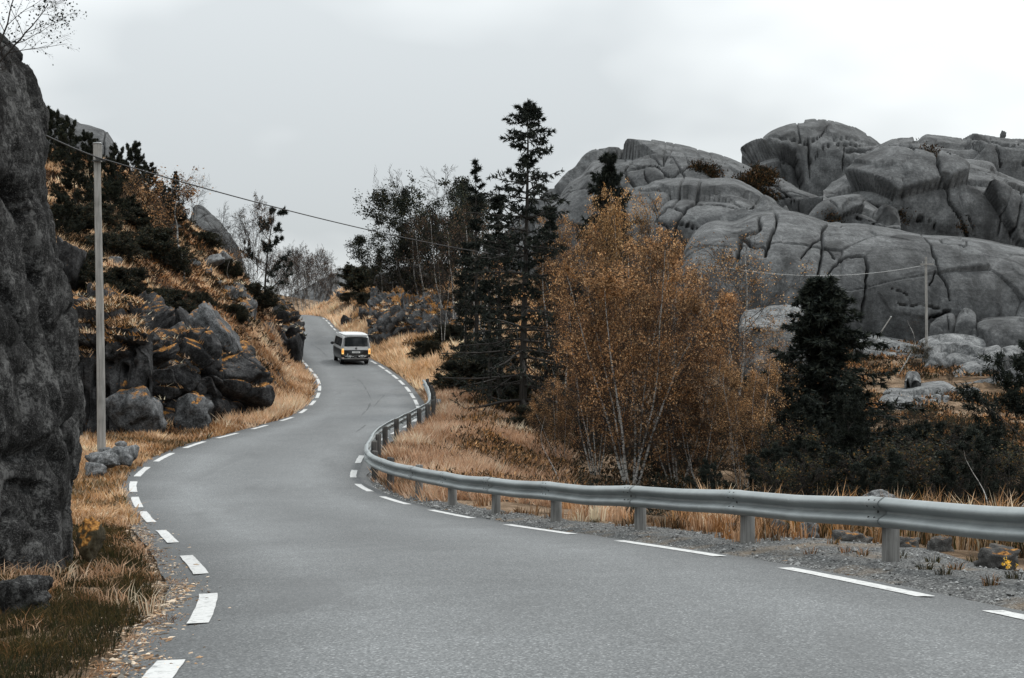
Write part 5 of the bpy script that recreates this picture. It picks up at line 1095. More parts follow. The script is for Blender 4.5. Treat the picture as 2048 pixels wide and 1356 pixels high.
HEATHY = np.array([lin(74,60,44), lin(58,50,40)])
RUSTO = np.array([lin(120,90,50), lin(96,78,46), lin(140,104,60), lin(76,66,42)])
def build_trees():
    g_r = 'golden birches below the guardrail'; g_c = 'dark conifers right of the road'; g_f = 'bare birches of the far wood'; g_l = 'trees on the left hillside'; g_d = 'dark evergreens in the hollow behind the guardrail'; g_b = 'trees on the right bank'
    # prototypes
    tall = spruce('spruce_tree', 3, 13.5, 4.3, .55, 5, .85, irregular=.5, gap=.25, bare=.06)
    plant(tall, 1045, 838, 62, 197, 'tallest dark spruce with a ragged narrow top against the sky', 'spruce', g_c, rot=.4)
    sp2 = spruce('spruce_tree', 5, 9.0, 1.3, .55, 3, .5, gap=.5, irregular=.6, bare=.3)
    plant(sp2, 953, None, 74, 322, 'thin sparse spruce left of the tallest spruce', 'spruce', g_c, rot=1.2)
    sp3 = spruce('spruce_tree', 9, 9.0, 2.3, .36, 5, 1.0, bare=.05, irregular=.5, gap=.15)
    plant(sp3, 1214, None, 76, 303, 'pointed dark spruce in front of the rock dome', 'spruce', g_c, .85)
    sp4 = spruce('spruce_tree', 11, 9.0, 1.9, .55, 4, .6, gap=.35, irregular=.6, bare=.15)
    plant(sp4, 1001, None, 68, 385, 'broad dark spruce pressed against the left of the tallest spruce', 'spruce', g_c, 1.1, 2.0)
    plant(sp4, 1092, None, 70, 405, 'dark spruce just right of the tallest spruce', 'spruce', g_c, 1.0, 4.1)
    plant(sp4, 930, None, 80, 480, 'short dark spruce at the left end of the conifers', 'spruce', g_c, 1.0, 5.1)
    plant(sp2, 980, None, 66, 470, 'thin lower spruce before the tallest spruce', 'spruce', g_c, 1.2, .5)
    plant(sp3, 1150, None, 66, 560, 'low spruce between the tallest spruce and the golden birches', 'spruce', g_c, 1.1, 3.0)
    # golden birches
    big = broadleaf('birch_tree', 21, 7.6, 8, .38, (20, 9, 5), 13, GOLD, .064, r0=.0062, t0=.12, crown_len=.30, sig=.08, drop=.02, stem_wob=.06)
    plant(big, 1262, None, 44, 503, 'large many-stemmed golden birch in the middle, filling the bend', 'birch', g_r, .92, .3)
    b2 = broadleaf('birch_tree', 22, 6.8, 6, .36, (17, 9, 5), 10, GOLD, .058, r0=.0055, t0=.12, crown_len=.32, drop=.02, stem_wob=.07)
    plant(b2, 1190, None, 47, 610, 'lower golden birch at the left flank of the large one', 'birch', g_r, .82, 1.0)
    plant(b2, 1355, None, 46, 560, 'golden birch at the right shoulder of the large one', 'birch', g_r, .9, 2.6)
    plant(b2, 1490, None, 43, 725, 'small bright golden birch beside the dark pine', 'birch', g_r, .95, 4.0)
    b3 = broadleaf('birch_tree', 23, 7.0, 2, .18, (16, 8, 5), 7, np.vstack([GOLD, GOLD, BROWN]), .052, r0=.007, t0=.22, crown_len=.30, drop=.02)
    plant(b3, 1470, None, 60, 508, 'sparse half-bare birch right of the large golden birch', 'birch', g_r, 1.15, .9)
    plant(b3, 1560, None, 66, 640, 'pale thin birch behind the dark pine', 'birch', g_r, 1.1, 3.3)
    plant(b3, 1525, None, 56, 690, 'grey thin birch at the left of the dark pine', 'birch', g_r, 1.2, 5.2)
    plant(b2, 1252, None, 70, 385, 'orange birch in front of the pointed spruce', 'birch', g_r, .55, .2)
    plant(b2, 1165, None, 72, 425, 'orange birch showing between the two tall spruces', 'birch', g_r, .8, 3.7)
    plant(b2, 1300, None, 68, 470, 'orange birch below the broken rock shoulder', 'birch', g_r, .7, 5.0)
    plant(b3, 1120, None, 64, 500, 'golden birch behind the tallest spruce', 'birch', g_r, 1.1, 4.4)
    plant(b2, 1120, None, 49, 760, 'brownish birch at the foot of the tallest spruce', 'birch', g_r, .75, 2.2)
    plant(b2, 1405, None, 45, 690, 'dark-leaved low birch right of the middle', 'birch', g_r, .95, 5.6)
    # dark evergreens behind the guardrail
    pn = spruce('pine_tree', 31, 7.0, 2.35, .26, 7, 1.2, bare=.02, irregular=.55, gap=.2)
    plant(pn, 1655, None, 48, 560, 'dark bushy pine standing right of the golden birches', 'pine', g_d, 1.4, 1.0)
    pn2 = pine('pine_tree', 33, 4.5, 2.2, DARKG, (30, 9), t0=.04, clump=90, cl=.16, wid=.019)
    for px, d, top, sx, lb in [(1580, 45, 800, 1.1, 'low dark pine left of the bushy pine'), (1722, 43, 800, 1.0, 'dark pine on the right flank of the bushy pine'), (1790, 42, 872, 1.15, 'low dark pine under the flat rock shelf'), (1870, 44, 862, 1.15, 'dark round pine below the pale rock slab'), (1950, 46, 868, 1.2, 'dark pine near the right edge below the slab'), (2045, 50, 680, 1.1, 'tall dark pine cut by the right edge'), (1915, 36, 890, 1.2, 'dark low bush-like pine behind the white twisted birch'), (1640, 38, 890, 1.3, 'dark low pine just behind the guardrail'), (1520, 40, 900, 1.2, 'dark low pine under the small bright birch'), (1410, 40, 930, 1.2, 'dark low pine right of the birch stems'), (2010, 38, 880, 1.2, 'dark pine behind the twisted birch at the right'), (1745, 36, 915, 1.3, 'dark low pine behind the flat-topped stone'), (1340, 50, 840, 1.2, 'dark pine deep behind the birch stems'), (1180, 52, 800, 1.1, 'dark pine behind the left golden birch'), (1830, 60, 850, 1.1, 'olive pine halfway to the rock shelf'), (1450, 62, 760, 1.2, 'dark pine far behind the golden birches'), (1600, 66, 720, 1.0, 'dark pine behind the bushy pine')]:
        plant(pn2, px, None, d, top, lb, 'pine', g_d, sx)
    ol = broadleaf('willow_shrub', 35, 2.4, 5, .5, (10, 7, 5), 6, np.vstack([RUSTO * .55, OLIVE, OLIVE, DARKG]), .06, bark='bark', r0=.006, t0=.1, crown_len=.4)
    for px, d, top, sx, lb in [(1790, 70, 815, 1.2, 'olive and rust shrub under the left of the flat shelf'), (1850, 72, 822, 1.3, 'olive and rust shrub under the middle of the flat shelf'), (1905, 70, 835, 1.1, 'rust shrub under the right of the flat shelf'), (1700, 62, 830, 1.2, 'olive shrub behind the bushy pine'), (1960, 66, 850, 1.2, 'olive shrub below the pale slab'), (1380, 60, 800, 1.2, 'rust shrub in the gap behind the birches'), (1840, 100, 690, .8, 'rust shrub near the foot of the far pole'), (1770, 38, 905, 1.3, 'dull brown shrub behind the flat-topped stone'), (1835, 37, 900, 1.4, 'dull olive shrub left of the white twisted birch'), (1900, 40, 880, 1.3, 'dull brown shrub under the round pine'), (1600, 37, 925, 1.3, 'dull brown shrub just behind the guardrail'), (2040, 36, 900, 1.3, 'dull brown shrub at the right edge'), (1560, 42, 860, 1.2, 'brown shrub between the birches and the bushy pine'), (1900, 98, 735, .8, 'rust shrub between the rock hump and the pale slab')]:
        plant(ol, px, None, d, top, lb, 'shrub', 'shrubs in the hollow', sx)
    tw = broadleaf('birch_tree', 41, 4.2, 1, .2, (7, 5, 4), 2, BROWN, .045, r0=.010, t0=.35, crown_len=.3, stem_wob=.17)
    plant(tw, 2003, None, 27, 850, 'small twisted white birch near the right edge', 'birch', g_d, 1.0, .6)
    plant(tw, 1972, None, 29, 905, 'thin white birch stem left of the twisted birch', 'birch', g_d, 1.0, 2.4)
    plant(tw, 1125, None, 41, 830, 'thin white birch stem in front of the left golden birch', 'birch', g_r, .9, 4.4)
    plant(tw, 1795, None, 100, 640, 'tiny crooked birch on the rock ledge', 'birch', None, 1.2, 1.4)
    # trees on the right bank
    bare = broadleaf('bare_birch', 51, 8.0, 2, .25, (15, 8, 6), 0, r0=.009, t0=.3, crown_len=.34, tmin=.010)
    plant(bare, 853, None, 120, 352, 'bare fan-shaped birch on the skyline of the right bank', 'birch', g_b, 1.0, .3)
    dk = broadleaf('broadleaf_tree', 53, 6.0, 3, .35, (15, 8, 6), 12, np.vstack([OLIVE, DARKG]), .10, bark='bark', r0=.011, t0=.25, crown_len=.36, sig=.14)
    for px, d, top, sx, lb, ln in [(815, 116, 425, 1.1, 'dark leafy tree leaning out to the left over the road', -.32), (880, 118, 378, 1.0, 'dark round-topped tree on the right bank beside the bare birch', 0), (918, 112, 400, .95, 'dark leafy tree close to the thin spruce', 0), (790, 122, 470, 1.1, 'low dark tree at the left end of the bank trees', -.2)]:
        plant(dk, px, None, d, top, lb, 'tree', g_b, sx, lean=ln)
    br = broadleaf('broadleaf_tree', 55, 6.0, 2, .25, (14, 7, 5), 5, np.vstack([BROWN, OLIVE]), .08, r0=.010, t0=.25, crown_len=.32)
    for px, d, top, sx, lb in [(848, 110, 440, .7, 'white-stemmed brown birch in front of the long pale ridge'), (900, 106, 440, .8, 'brown thinning tree left of the thin spruce'), (960, 98, 430, .8, 'brown birch behind the thin spruce'), (886, 100, 520, .45, 'slender white birch stem on the right bank'), (935, 92, 480, .8, 'brownish tree in the dark group left of the spruces'), (985, 90, 450, .9, 'brown birch behind the broad dark spruce'), (775, 120, 520, .8, 'reddish thin tree at the top of the right bank')]:
        plant(br, px, None, d, top, lb, 'tree', g_b, sx)
    # far wood beyond the crest
    fb = broadleaf('bare_birch', 61, 9.0, 1, .2, (20, 8, 6), 0, r0=.008, t0=.25, crown_len=.30, tmin=.014)
    fb2 = broadleaf('bare_birch', 62, 9.0, 2, .16, (18, 8, 6), 2, BROWN, .10, r0=.007, t0=.2, crown_len=.30, tmin=.014)
    rng = np.random.default_rng(5)
    spots = [(548, 150, 520), (562, 165, 500), (576, 158, 505), (590, 172, 498), (602, 160, 510), (614, 176, 500), (623, 154, 498), (636, 168, 505), (645, 158, 520), (655, 172, 520), (664, 162, 535), (608, 186, 505), (585, 190, 508), (630, 192, 505), (554, 182, 515), (672, 176, 550), (570, 200, 512), (596, 205, 515), (618, 208, 512), (642, 204, 515), (660, 200, 540)]
    for i, (px, d, top) in enumerate(spots):
        lb = {0: 'bare birch at the left end of the far wood', 6: 'white-trunked bare birch in the middle front of the far wood', 8: 'bare birch with a pale trunk right of the middle of the far wood', 10: 'low bare birch at the right end of the far wood', 4: 'bare birch just left of the middle of the far wood'}.get(i, 'bare grey birch deep in the far wood beyond the road crest')
        plant(fb if i % 2 else fb2, px, None, d, top, lb, 'birch', g_f, rng.uniform(.7, 1.0), rng.uniform(0, 6))
    pt = pine('pine_tree', 65, 8.0, 2.2, DARKG, (15, 6), t0=.3, clump=60, cl=.26, wid=.03)
    plant(pt, 530, None, 126, 420, 'tall open pine left of the road crest', 'pine', g_l, .8, .3)
    plant(fb2, 512, None, 122, 402, 'tall dark birch beside the open pine left of the crest', 'birch', g_l, .7, 1.0)
    plant(pt, 700, None, 156, 525, 'small pine on the skyline right of the far wood', 'pine', g_b, .9, 2)
    sh = pine('juniper_bush', 67, 1.6, 1.2, np.vstack([DARKG, OLIVE, HEATHY]), (22, 8), t0=.02, clump=60, cl=.12, stems=3, wid=.016)
    for px, d, top, sx, lb in [(728, 148, 542, 1.6, 'dark rounded bush on the skyline of the right bank'), (755, 140, 556, 1.2, 'small dark bush right of the rounded skyline bush')]:
        plant(sh, px, None, d, top, lb, 'bush', g_b, sx)
    # left hillside
    ob = broadleaf('birch_tree', 71, 4.6, 1, .2, (14, 8, 5), 7, GOLD, .085, r0=.014, t0=.45, crown_len=.46, stem_wob=.14, sig=.12)
    plant(ob, 368, 562, ground_hit(368, 562, 42) or 70, 392, 'orange birch with a crooked white trunk on the left slope', 'birch', g_l, 1.25, .2, lean=-.05)
    row = broadleaf('rowan_tree', 73, 4.2, 3, .35, (13, 7, 5), 3, np.vstack([GOLD, BROWN, BROWN]), .07, bark='bark', r0=.010, t0=.25, crown_len=.36)
    for px, d, top, sx, lb in [(272, 78, 352, .9, 'orange-leaved rowan right of the near pole top'), (228, 72, 420, .8, 'straw-coloured sapling behind the near pole'), (160, 66, 460, .8, 'pinkish sapling left of the near pole'), (318, 82, 410, .8, 'brown sapling left of the orange birch')]:
        plant(row, px, None, d, top, lb, 'rowan', g_l, sx)
    cp = pine('pine_tree', 75, 4.5, 1.9, np.vstack([DARKG, OLIVE]), (32, 9), t0=.06, clump=90, cl=.2, wid=.024)
    for px, py, h, sx, lb in [(112, 330, 104, .8, 'dark pine at the edge of the near cliff on the skyline'), (142, 345, 100, .8, 'dark pine on the left skyline before the crag'), (178, 360, 90, .8, 'dark pine left of the near pole top'), (150, 420, 90, 1.1, 'broad dark pine below the left skyline pines'), (238, 395, 96, .8, 'dark pine directly right of the near pole top'), (262, 390, 98, .8, 'tallest dark pine right of the near pole'), (296, 405, 76, .9, 'dark pine on the descending left skyline'), (218, 440, 72, 1.1, 'dark low pine behind the near pole'), (130, 480, 84, 1.0, 'dark low pine hugging the near cliff'), (322, 420, 52, 1.0, 'low dark pine before the small skyline spruce'), (258, 450, 54, 1.2, 'dark low pine under the orange-leaved rowan'), (190, 420, 60, 1.2, 'dark low pine left of the near pole shaft'), (345, 425, 44, 1.2, 'dark low pine behind the orange birch')]:
        d = ground_hit(px, py, 42.0) or 95.0; plant(cp, px, py, d, py - h, lb, 'pine', g_l, sx)
    plant(sp3, 352, None, 98, 342, 'small pointed spruce on the left skyline', 'spruce', g_l, 1.0)
    plant(bare, 386, None, 100, 355, 'bare bush-like birch on the left skyline beside the small spruce', 'birch', g_l, .8)
    plant(bare, 443, None, 116, 425, 'bare birch rising behind the left skyline rocks', 'birch', g_l, .9, 2)
    plant(fb, 478, None, 112, 460, 'bare thin birch left of the open pine', 'birch', g_l, .8, 3)
    plant(tw, 472, 592, ground_hit(472, 592, 42) or 86, 515, 'slender curved white birch on the left slope', 'birch', g_l, .9, 5)
    plant(row, 480, None, 100, 500, 'brown sapling near the slender curved birch', 'rowan', g_l, .9, 1)
    def stand(proto, px, py, hpx, label, cat, group, sx=1.0, d0=42.0):
        d = ground_hit(px, py, d0)
        if d is None: d = 90.0
        return plant(proto, px, py, d, py - hpx, label, cat, group, sx)
    for px, py, h, sx, lb in [(306, 530, 62, 1.5, 'dark juniper below the orange birch'), (250, 590, 46, 1.6, 'dark juniper above the large flat-topped block'), (195, 592, 40, 1.6, 'dark juniper on top of the large block'), (332, 640, 52, 1.5, 'dark juniper above the tilted slab'), (288, 628, 44, 1.3, 'dark juniper at the edge of the cutting'), (392, 632, 40, 1.4, 'dark juniper beside the long steep slab'), (500, 625, 48, 1.4, 'dark juniper by the crag above the bend'), (165, 560, 50, 1.4, 'dark juniper left of the pole in mid slope'), (350, 548, 36, 1.2, 'dark juniper left of the crooked trunk'), (452, 560, 34, 1.2, 'dark juniper among the pale slabs'), (225, 520, 44, 1.6, 'dark juniper behind the pole in mid slope'), (280, 470, 44, 1.6, 'dark juniper under the rowan'), (145, 470, 50, 1.6, 'dark juniper against the near cliff'), (195, 455, 40, 1.6, 'dark spreading juniper left of the pole shaft'), (410, 500, 30, 1.5, 'dark juniper near the skyline dome'), (330, 450, 34, 1.6, 'dark juniper left of the orange birch crown'), (560, 640, 30, 1.3, 'dark juniper on the crag left of the van'), (470, 650, 34, 1.3, 'dark juniper below the slabby outcrop'), (415, 690, 30, 1.2, 'small juniper on the rock face ledge')]:
        stand(sh, px, py, h, lb, 'juniper', 'dark junipers on the left slope', sx)
    for px, py, h, sx, lb in [(905, 690, 34, 1.6, 'dark juniper right of the van below the pale slab'), (970, 740, 50, 1.6, 'dark juniper left of the tallest spruce'), (800, 662, 30, 1.3, 'dark juniper beside the striped rock'), (940, 790, 60, 1.6, 'wide dark juniper under the thin spruce'), (815, 606, 28, 1.6, 'dark juniper under the big pale rock'), (1020, 810, 52, 1.6, 'dark juniper at the foot of the tallest spruce'), (855, 720, 32, 1.4, 'small dark juniper in the straw grass right of the van'), (1080, 880, 60, 1.6, 'dark juniper beside the straw bank'), (778, 640, 24, 1.3, 'small dark juniper on the upper right bank'), (730, 612, 22, 1.5, 'low juniper above the road near the crest'), (880, 640, 34, 1.5, 'juniper beside the long pale slab'), (760, 690, 22, 1.4, 'low juniper just right of the van'), (930, 630, 40, 1.6, 'juniper behind the low pale slab'), (700, 606, 18, 1.5, 'low juniper near the far wood')]:
        stand(sh, px, py, h, lb, 'juniper', 'dark junipers on the right bank', sx, 50.0)
    # tree hanging over the near cliff
    ov = broadleaf('overhanging_tree', 81, 3.0, 2, .5, (10, 7, 5), 4, DARKG, .07, bark='bark', r0=.016, t0=.2, crown_len=.5, tmin=.004, lean=(.9, 0), trop=.0, stem_wob=.12)
    o = plant(ov, -60, 95, 14.6, -110, 'dark bare tree leaning out over the top of the near cliff', 'tree', None, 1.0, 0.0, sink=.3)
    o.scale = (.36, .36, .36)
build_trees()

# ------------------------------------------------------------------ grass and heather
STRAW = np.array([lin(216,182,152), lin(230,200,174), lin(200,162,128), lin(180,140,104), lin(240,216,194), lin(166,126,90), lin(208,170,132)])
RUST = np.array([lin(146,104,62), lin(170,122,74), lin(116,82,52), lin(192,146,96), lin(90,68,46), lin(158,106,46)])
GREENB = np.array([lin(46,48,30), lin(62,58,34), lin(38,42,30), lin(88,72,42), lin(32,34,26)])
HEATH = np.array([lin(36,32,26), lin(54,44,32), lin(28,28,22), lin(74,56,36), lin(46,46,34), lin(96,70,42)])
STRAW = np.minimum(mute(STRAW, .30) * np.array([1.2, 1.15, 1.04]), .88); RUST = mute(RUST, .16) * 1.15
STRAW = STRAW[np.argsort(-STRAW.sum(1))]; RUST = RUST[np.argsort(-RUST.sum(1))]
def blades(C, h, lean, az, w, col, segs=2):
    """bent grass blades rooted at C"""
    n = len(C); d = np.c_[np.cos(az), np.sin(az), np.zeros(n)]; s_ = np.c_[-np.sin(az + .9), np.cos(az + .9), np.zeros(n)]
    b = C; up = np.array([0, 0, 1.]); mid = b + up * (h * .55)[:, None] + d * (h * lean * .25)[:, None]; tip = b + up * (h * np.clip(1 - lean * .35, .35, 1))[:, None] + d * (h * lean * .9)[:, None]
    if segs == 1:
        V = np.stack([b - s_ * w[:, None], b + s_ * w[:, None], tip], 1); return V.reshape(-1, 3), np.arange(3 * n).reshape(-1, 3), np.repeat(col, 3, 0)
    V = np.stack([b - s_ * w[:, None], b + s_ * w[:, None], mid - s_ * w[:, None] * .8, mid + s_ * w[:, None] * .8, tip], 1); o = np.arange(n)[:, None] * 5
    Fc = np.concatenate([o + np.array([0, 1, 3]), o + np.array([0, 3, 2]), o + np.array([2, 3, 4])]); return V.reshape(-1, 3), Fc, np.repeat(col, 5, 0)
def scatter(n, px, d, rng, dpow=1.0):
    x = rng.uniform(px[0], px[1], n); dd = d[0] + (d[1] - d[0]) * rng.random(n) ** dpow; X = (x - CX) / F * dd; return X, dd
def gnorm(X, Y, e=.3):
    dx = (gz(X + e, Y) - gz(X - e, Y)) / (2 * e); dy = (gz(X, Y + e) - gz(X, Y - e)) / (2 * e); nz = 1 / np.sqrt(1 + dx ** 2 + dy ** 2); return np.stack([-dx * nz, -dy * nz, nz], -1)
def tufts(name, label, n, px, d, per, hgt, cols, seed, mask=None, over=(.35, 99), lean=(.3, .9), dens_scale=3.0, thr=-.1, dpow=1.0, wide=.00042, rad=.10, side=0, slope_min=.45, facing=True, seg_near=30):
    rng = np.random.default_rng(seed); X, Y = scatter(n, px, d, rng, dpow)
    idx, lat = road_near(np.c_[X, Y]); ov = np.abs(lat) - RW[idx] / 2; nm = gnorm(X, Y)
    ok = (ov > over[0]) & (ov < over[1]) & (nm[:, 2] > slope_min) & (fbm(np.c_[X, Y, X * 0] / dens_scale, 3, seed) > thr)
    if side: ok &= (np.sign(lat) == side)
    if facing:
        P = np.c_[X, Y, gz(X, Y)]; ok &= ((nm * P).sum(1) / np.linalg.norm(P, axis=1) < .16)
    if mask is not None: ok &= mask(X, Y, lat)
    X, Y, ov = X[ok], Y[ok], ov[ok]; m = len(X)
    hh = np.repeat(rng.uniform(hgt[0], hgt[1], m), per) * rng.uniform(.6, 1.15, m * per)
    r = rad * np.sqrt(rng.random(m * per)); a2 = rng.uniform(0, 6.28, m * per); az0 = np.repeat(rng.normal(-1.2, .8, m), per); az = np.where(rng.random(m * per) < .55, a2, az0) + rng.normal(0, .5, m * per); x = np.repeat(X, per) + r * np.cos(a2); y = np.repeat(Y, per) + r * np.sin(a2)
    zz = gz(x, y) - .02
    if over[0] < .4:
        i2, l2 = road_near(np.c_[x, y]); zr = RP[i2, 2] + RN[i2, 2] * l2 + .004; zz = np.where(np.abs(l2) < RW[i2] / 2 + .42, zr, zz)
    C = np.c_[x, y, zz]; le = rng.uniform(lean[0], lean[1], m * per)
    patch = fbm(np.c_[X, Y, X * 0] / (dens_scale * .55), 3, seed + 2); ci = np.clip(((.5 - .62 * patch) + rng.normal(0, .16, m)) * len(cols), 0, len(cols) - 1).astype(int); cols = cols[np.argsort(-cols.sum(1))]; hh = hh * np.repeat(np.clip(1 + .6 * patch, .4, 1.6), per)
    base = cols[ci]; col = np.repeat(base, per, 0) * .7 + .3 * cols[rng.integers(0, len(cols), m * per)]; col = col * rng.uniform(.8, 1.2, (m * per, 1))
    w = np.maximum(.003, wide * y) * rng.uniform(.7, 1.4, m * per); near = y < seg_near; A = Acc()
    if near.any(): A.add(*blades(C[near], hh[near], le[near], az[near], w[near], col[near], 2))
    if (~near).any(): A.add(*blades(C[~near], hh[~near], le[~near], az[~near], w[~near] * 1.3, col[~near], 1))
    o = A.build(name, M['grass'], None, False); tag(o, label, 'grass', kind='stuff'); return o
def heather(name, label, n, px, d, per, cols, seed, over=(1.2, 99), thr=.0, size=(.25, .55), mask=None, L=.10, side=0, dpow=1.0):
    rng = np.random.default_rng(seed); X, Y = scatter(n, px, d, rng, dpow); idx, lat = road_near(np.c_[X, Y]); ov = np.abs(lat) - RW[idx] / 2; nm = gnorm(X, Y)
    P = np.c_[X, Y, gz(X, Y)]; ok = (ov > over[0]) & (ov < over[1]) & (fbm(np.c_[X, Y, X * 0] / 4.0, 3, seed) > thr) & ((nm * P).sum(1) / np.linalg.norm(P, axis=1) < .16)
    if side: ok &= np.sign(lat) == side
    if mask is not None: ok &= mask(X, Y, lat)
    C0 = P[ok]; m = len(C0); s_ = rng.uniform(size[0], size[1], m); u = rng.standard_normal((m * per, 3)); u[:, 2] = np.abs(u[:, 2]); u /= np.linalg.norm(u, axis=1)[:, None]
    rr = np.repeat(s_, per) * rng.random(m * per) ** .4; c = np.repeat(C0, per, 0) + u * rr[:, None] * np.array([1.15, 1.15, .75]); D = u + .6 * rng.standard_normal(u.shape); D[:, 2] += .3
    base = np.repeat(rng.integers(0, len(cols), m), per); k = np.where(rng.random(m * per) < .6, base, rng.integers(0, len(cols), m * per))
    V, Fc, col = spikes(c, D, L * rng.uniform(.6, 1.4, m * per) * np.clip(c[:, 1] / 50, .5, 2), .00055 * c[:, 1].clip(12), rng, cols); col = np.repeat(cols[k] * rng.uniform(.7, 1.25, (m * per, 1)), 3, 0)
    A = Acc(); A.add(V, Fc, col); o = A.build(name, M['heather'], None, False); tag(o, label, 'heather', kind='stuff'); return o
def build_cover():
    left = lambda X, Y, lat: lat < 0
    # near verge under the cliff: dark green and straw
    tufts('green_grass', 'dark green short grass on the near left verge', 9000, (-160, 420), (6.5, 26), 8, (.06, .20), np.vstack([GREENB, GREENB, GREENB, RUST[3:]]), 1, over=(.55, 9), thr=-.75, dens_scale=1.2, wide=.00032, rad=.09, side=-1, dpow=1.1)
    tufts('dry_litter', 'flattened straw and dirt along the near left asphalt edge', 4200, (-60, 420), (6.5, 30), 6, (.015, .05), np.vstack([STRAW, RUST, HEATH]), 21, over=(.24, .9), thr=.08, dens_scale=.8, wide=.0002, rad=.16, side=-1, lean=(1.2, 2.6), dpow=1.0)
    tufts('straw_grass', 'pale straw grass along the near left road edge', 3600, (-160, 420), (6.5, 30), 9, (.08, .26), np.vstack([STRAW, RUST]), 2, over=(.40, 4.5), thr=.22, dens_scale=.9, wide=.00035, rad=.10, side=-1, dpow=.8)
    tufts('straw_grass', 'straw and rust grass round the pole and the stone row', 5200, (60, 420), (25, 50), 9, (.10, .30), np.vstack([STRAW, RUST, GREENB]), 3, over=(.30, 7), thr=-.4, rad=.14, side=-1)
    tufts('straw_grass', 'rust-coloured grass along the foot of the left rock face', 4200, (150, 660), (42, 80), 9, (.12, .36), np.vstack([STRAW, RUST, RUST, HEATH, HEATH]), 4, over=(.30, 3.6), thr=-.3, rad=.16, side=-1)
    tufts('straw_grass', 'tall straw grass on the bank left of the bend', 6000, (440, 660), (54, 112), 9, (.25, .6), np.vstack([STRAW, STRAW, RUST]), 5, over=(.4, 12), thr=-.3, rad=.22, side=-1, slope_min=.3)
    tufts('straw_grass', 'straw grass covering the upper left slope', 19000, (60, 560), (50, 112), 8, (.2, .55), np.vstack([STRAW, STRAW, STRAW, RUST]), 6, over=(3, 80), thr=-.15, rad=.25, side=-1, slope_min=.3)
    heather('heather', 'dark heather covering the left slope', 4000, (60, 590), (48, 115), 38, HEATH, 7, over=(2.5, 90), thr=.0, side=-1, L=.13)
    heather('heather', 'rusty bracken patches on the left slope', 2600, (60, 590), (48, 115), 34, np.vstack([RUST, BROWN]), 8, over=(2.0, 90), thr=.02, side=-1, L=.14)
    # right: under and behind the guardrail
    tufts('straw_grass', 'pale dry grass under and behind the near guardrail', 2600, (940, 1700), (19, 36), 12, (.18, .42), np.vstack([STRAW, RUST, HEATH]), 11, over=(1.3, 3.8), thr=.04, dens_scale=1.6, rad=.12, side=1, facing=False, lean=(.1, .6))
    tufts('straw_grass', 'seeding dry grass stems behind the guardrail at the right', 2200, (1350, 2300), (17, 30), 10, (.35, .75), np.vstack([STRAW, RUST, GREENB, HEATH]), 12, over=(2.9, 7.5), thr=-.1, dens_scale=1.5, rad=.15, side=1, facing=False, lean=(.1, .7))
    tufts('straw_grass', 'golden straw grass on the bank inside the guardrail bend', 12000, (740, 1140), (32, 74), 10, (.25, .55), np.vstack([STRAW, STRAW, STRAW, RUST, HEATH]), 13, over=(.75, 30), thr=-.40, rad=.2, side=1, facing=False)
    heather('heather', 'dark low heather on the bank inside the guardrail bend', 2600, (800, 1140), (34, 76), 28, np.vstack([HEATH, HEATH, RUST]), 14, over=(1.8, 40), thr=-.04, side=1, L=.15, size=(.3, .6))
    tufts('straw_grass', 'bright straw grass right of the van', 7000, (640, 1000), (74, 135), 9, (.35, .8), np.vstack([STRAW, STRAW, RUST]), 15, over=(.7, 12), thr=-.2, rad=.3, side=1)
    tufts('straw_grass', 'rust grass on the upper right bank', 6500, (640, 1080), (82, 145), 8, (.3, .6), np.vstack([RUST, STRAW]), 16, over=(3, 60), thr=-.1, rad=.3, side=1)
    heather('heather', 'dark heather on the right bank', 3600, (640, 1120), (80, 150), 26, HEATH, 17, over=(3.5, 70), thr=-.05, side=1, L=.12)
    tufts('straw_grass', 'pale grass mound beyond the road crest', 1600, (520, 700), (118, 165), 9, (.4, .9), STRAW, 18, over=(.6, 14), thr=-.5, rad=.35, facing=False)
    heather('heather', 'dark undergrowth in the hollow behind the guardrail', 3000, (1080, 2250), (27, 78), 26, np.vstack([HEATH, DARKG]), 19, over=(4, 90), thr=-.3, side=1, L=.16, size=(.3, .7))
    heather('heather', 'rusty heath round the rock shelves on the right', 4600, (1480, 2250), (66, 116), 22, np.vstack([HEATH, RUST, OLIVE]), 20, over=(4, 140), thr=-.2, side=1, L=.12)
    rng = np.random.default_rng(99); A = Acc()
    for P, nm in LEDGE:
        if not len(P): continue
        w_ = rng.random(len(P)) < min(1, 1100 / len(P)); P = P[w_]; m = len(P); per = 6; C = np.repeat(P, per, 0) + np.r_['-1', .09 * rng.standard_normal((m * per, 2)), np.full((m * per, 1), -.03)]
        cols = np.vstack([RUST, STRAW, HEATH, HEATH]); col = cols[np.repeat(rng.integers(0, len(cols), m), per)] * rng.uniform(.75, 1.25, (m * per, 1))
        A.add(*blades(C, rng.uniform(.08, .3, m * per), rng.uniform(.4, 1.4, m * per), rng.uniform(0, 6.28, m * per), .0005 * C[:, 1], col, 1))
    tag(A.build('ledge_grass', M['grass'], None, False), 'rusty grass and heather growing on the ledges of the rock faces', 'grass', kind='stuff')
    A = Acc()
    for P, nm, k in VEG:
        if not len(P): continue
        per = 12; m = len(P); C = np.repeat(P, per, 0) + .35 * k * rng.standard_normal((m * per, 3)); D = np.repeat(nm, per, 0) + .8 * rng.standard_normal((m * per, 3)) + np.array([0, 0, .5])
        A.add(*spikes(C, D,   .26 * k * rng.uniform(.5, 1.3, m * per), .07 * k, rng, HEATH * .8))
    tag(A.build('crevice_heath', M['heather'], None, False), 'brown heath growing in the crevices of the rock domes', 'heather', kind='stuff')
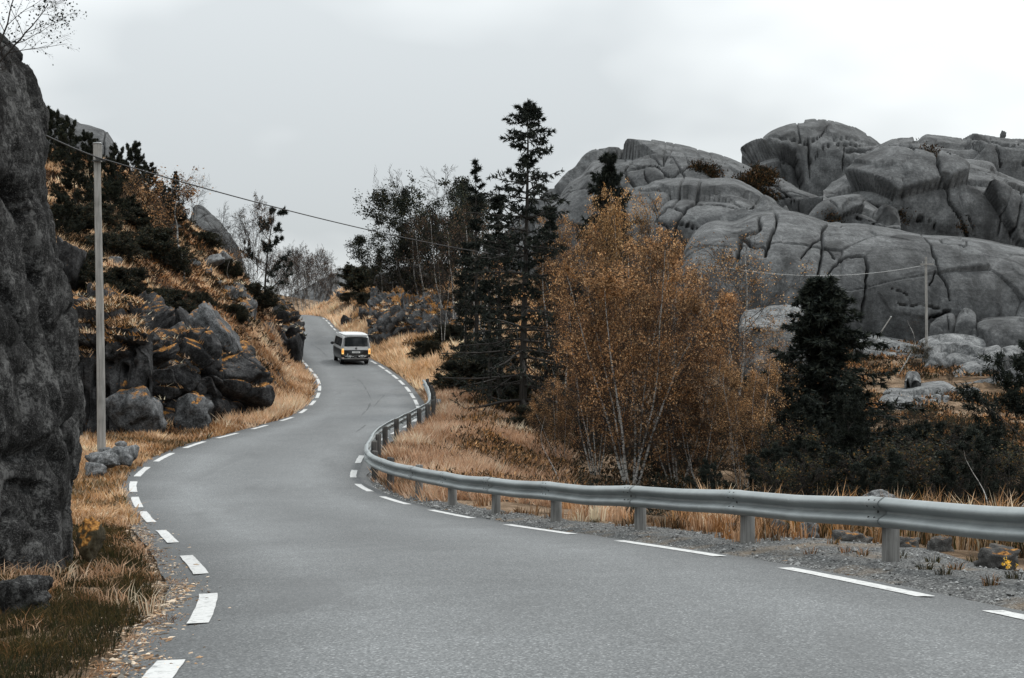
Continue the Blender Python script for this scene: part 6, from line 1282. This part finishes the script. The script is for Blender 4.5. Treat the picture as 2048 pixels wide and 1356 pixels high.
    # single tufts on the gravel
    rng = np.random.default_rng(77)
    spots = [(1621,1111,'rusty grass tuft on the gravel below the third rail bay'),(1667,1090,'rust grass tuft under the rail left of the second post'),(1692,1108,'small rust tuft beside the second post'),(1725,1112,'low rust mat of grass left of the second post'),(1800,1118,'green tuft right of the second post'),(1849,1143,'dark tuft on the open gravel'),(1887,1153,'small dark sprig on the open gravel'),(1912,1142,'flat rust tuft near the right stones'),(1946,1126,'rust tuft leaning on the dark stone'),(1982,1172,'round orange tuft near the right edge'),(2028,1160,'dark bushy tuft with small yellow flowers at the right edge'),(1866,1128,'thin sprig between the dark stones'),(1415,1070,'straw tuft at the base of the third post'),(1262,1050,'rust tuft beside the fourth post'),(1190,1048,'dark tuft on the gravel left of the fourth post'),(1010,1030,'rust tuft by the sixth post')]
    yy = np.linspace(9, 40, 3000)
    for px, py, lb in spots:
        pts = np.stack([(px - CX) / F * yy, yy], -1); z = gz(pts[:, 0], pts[:, 1]); i = np.argmin(np.abs(CY - F * z / yy - py)); c = np.array([*pts[i], z[i]]); m = 46; a = rng.uniform(0, 6.28, m); r = .07 * np.sqrt(rng.random(m)); h = rng.uniform(.07, .17, m)
        C = np.c_[r * np.cos(a), r * np.sin(a), np.full(m, -.01)]; cols = np.vstack([RUST, GREENB]) if 'dark' not in lb and 'green' not in lb else GREENB
        V, Fc, col = blades(C, h, rng.uniform(.2, 1.0, m), a, np.full(m, .004), cols[rng.integers(0, len(cols), m)] * rng.uniform(.8, 1.2, (m, 1)), 2)
        o = mesh_np('grass_tuft', V, Fc, M['grass'], None, False, col); o.location = tuple(c); tag(o, lb, 'grass tuft', 'grass tufts on the gravel shoulder')
        if 'yellow' in lb:
            fl = rng.uniform(-.09, .09, (9, 3)); fl[:, 2] = rng.uniform(.12, .2, 9); V, Fq, col = leaf_quads(np.repeat(fl, 5, 0) + .008 * rng.standard_normal((45, 3)), .03, rng, np.array([lin(230,180,60), lin(240,200,110)])); mesh_np('flowers', V, Fq, M['leaf'], o, False, col)
build_cover()
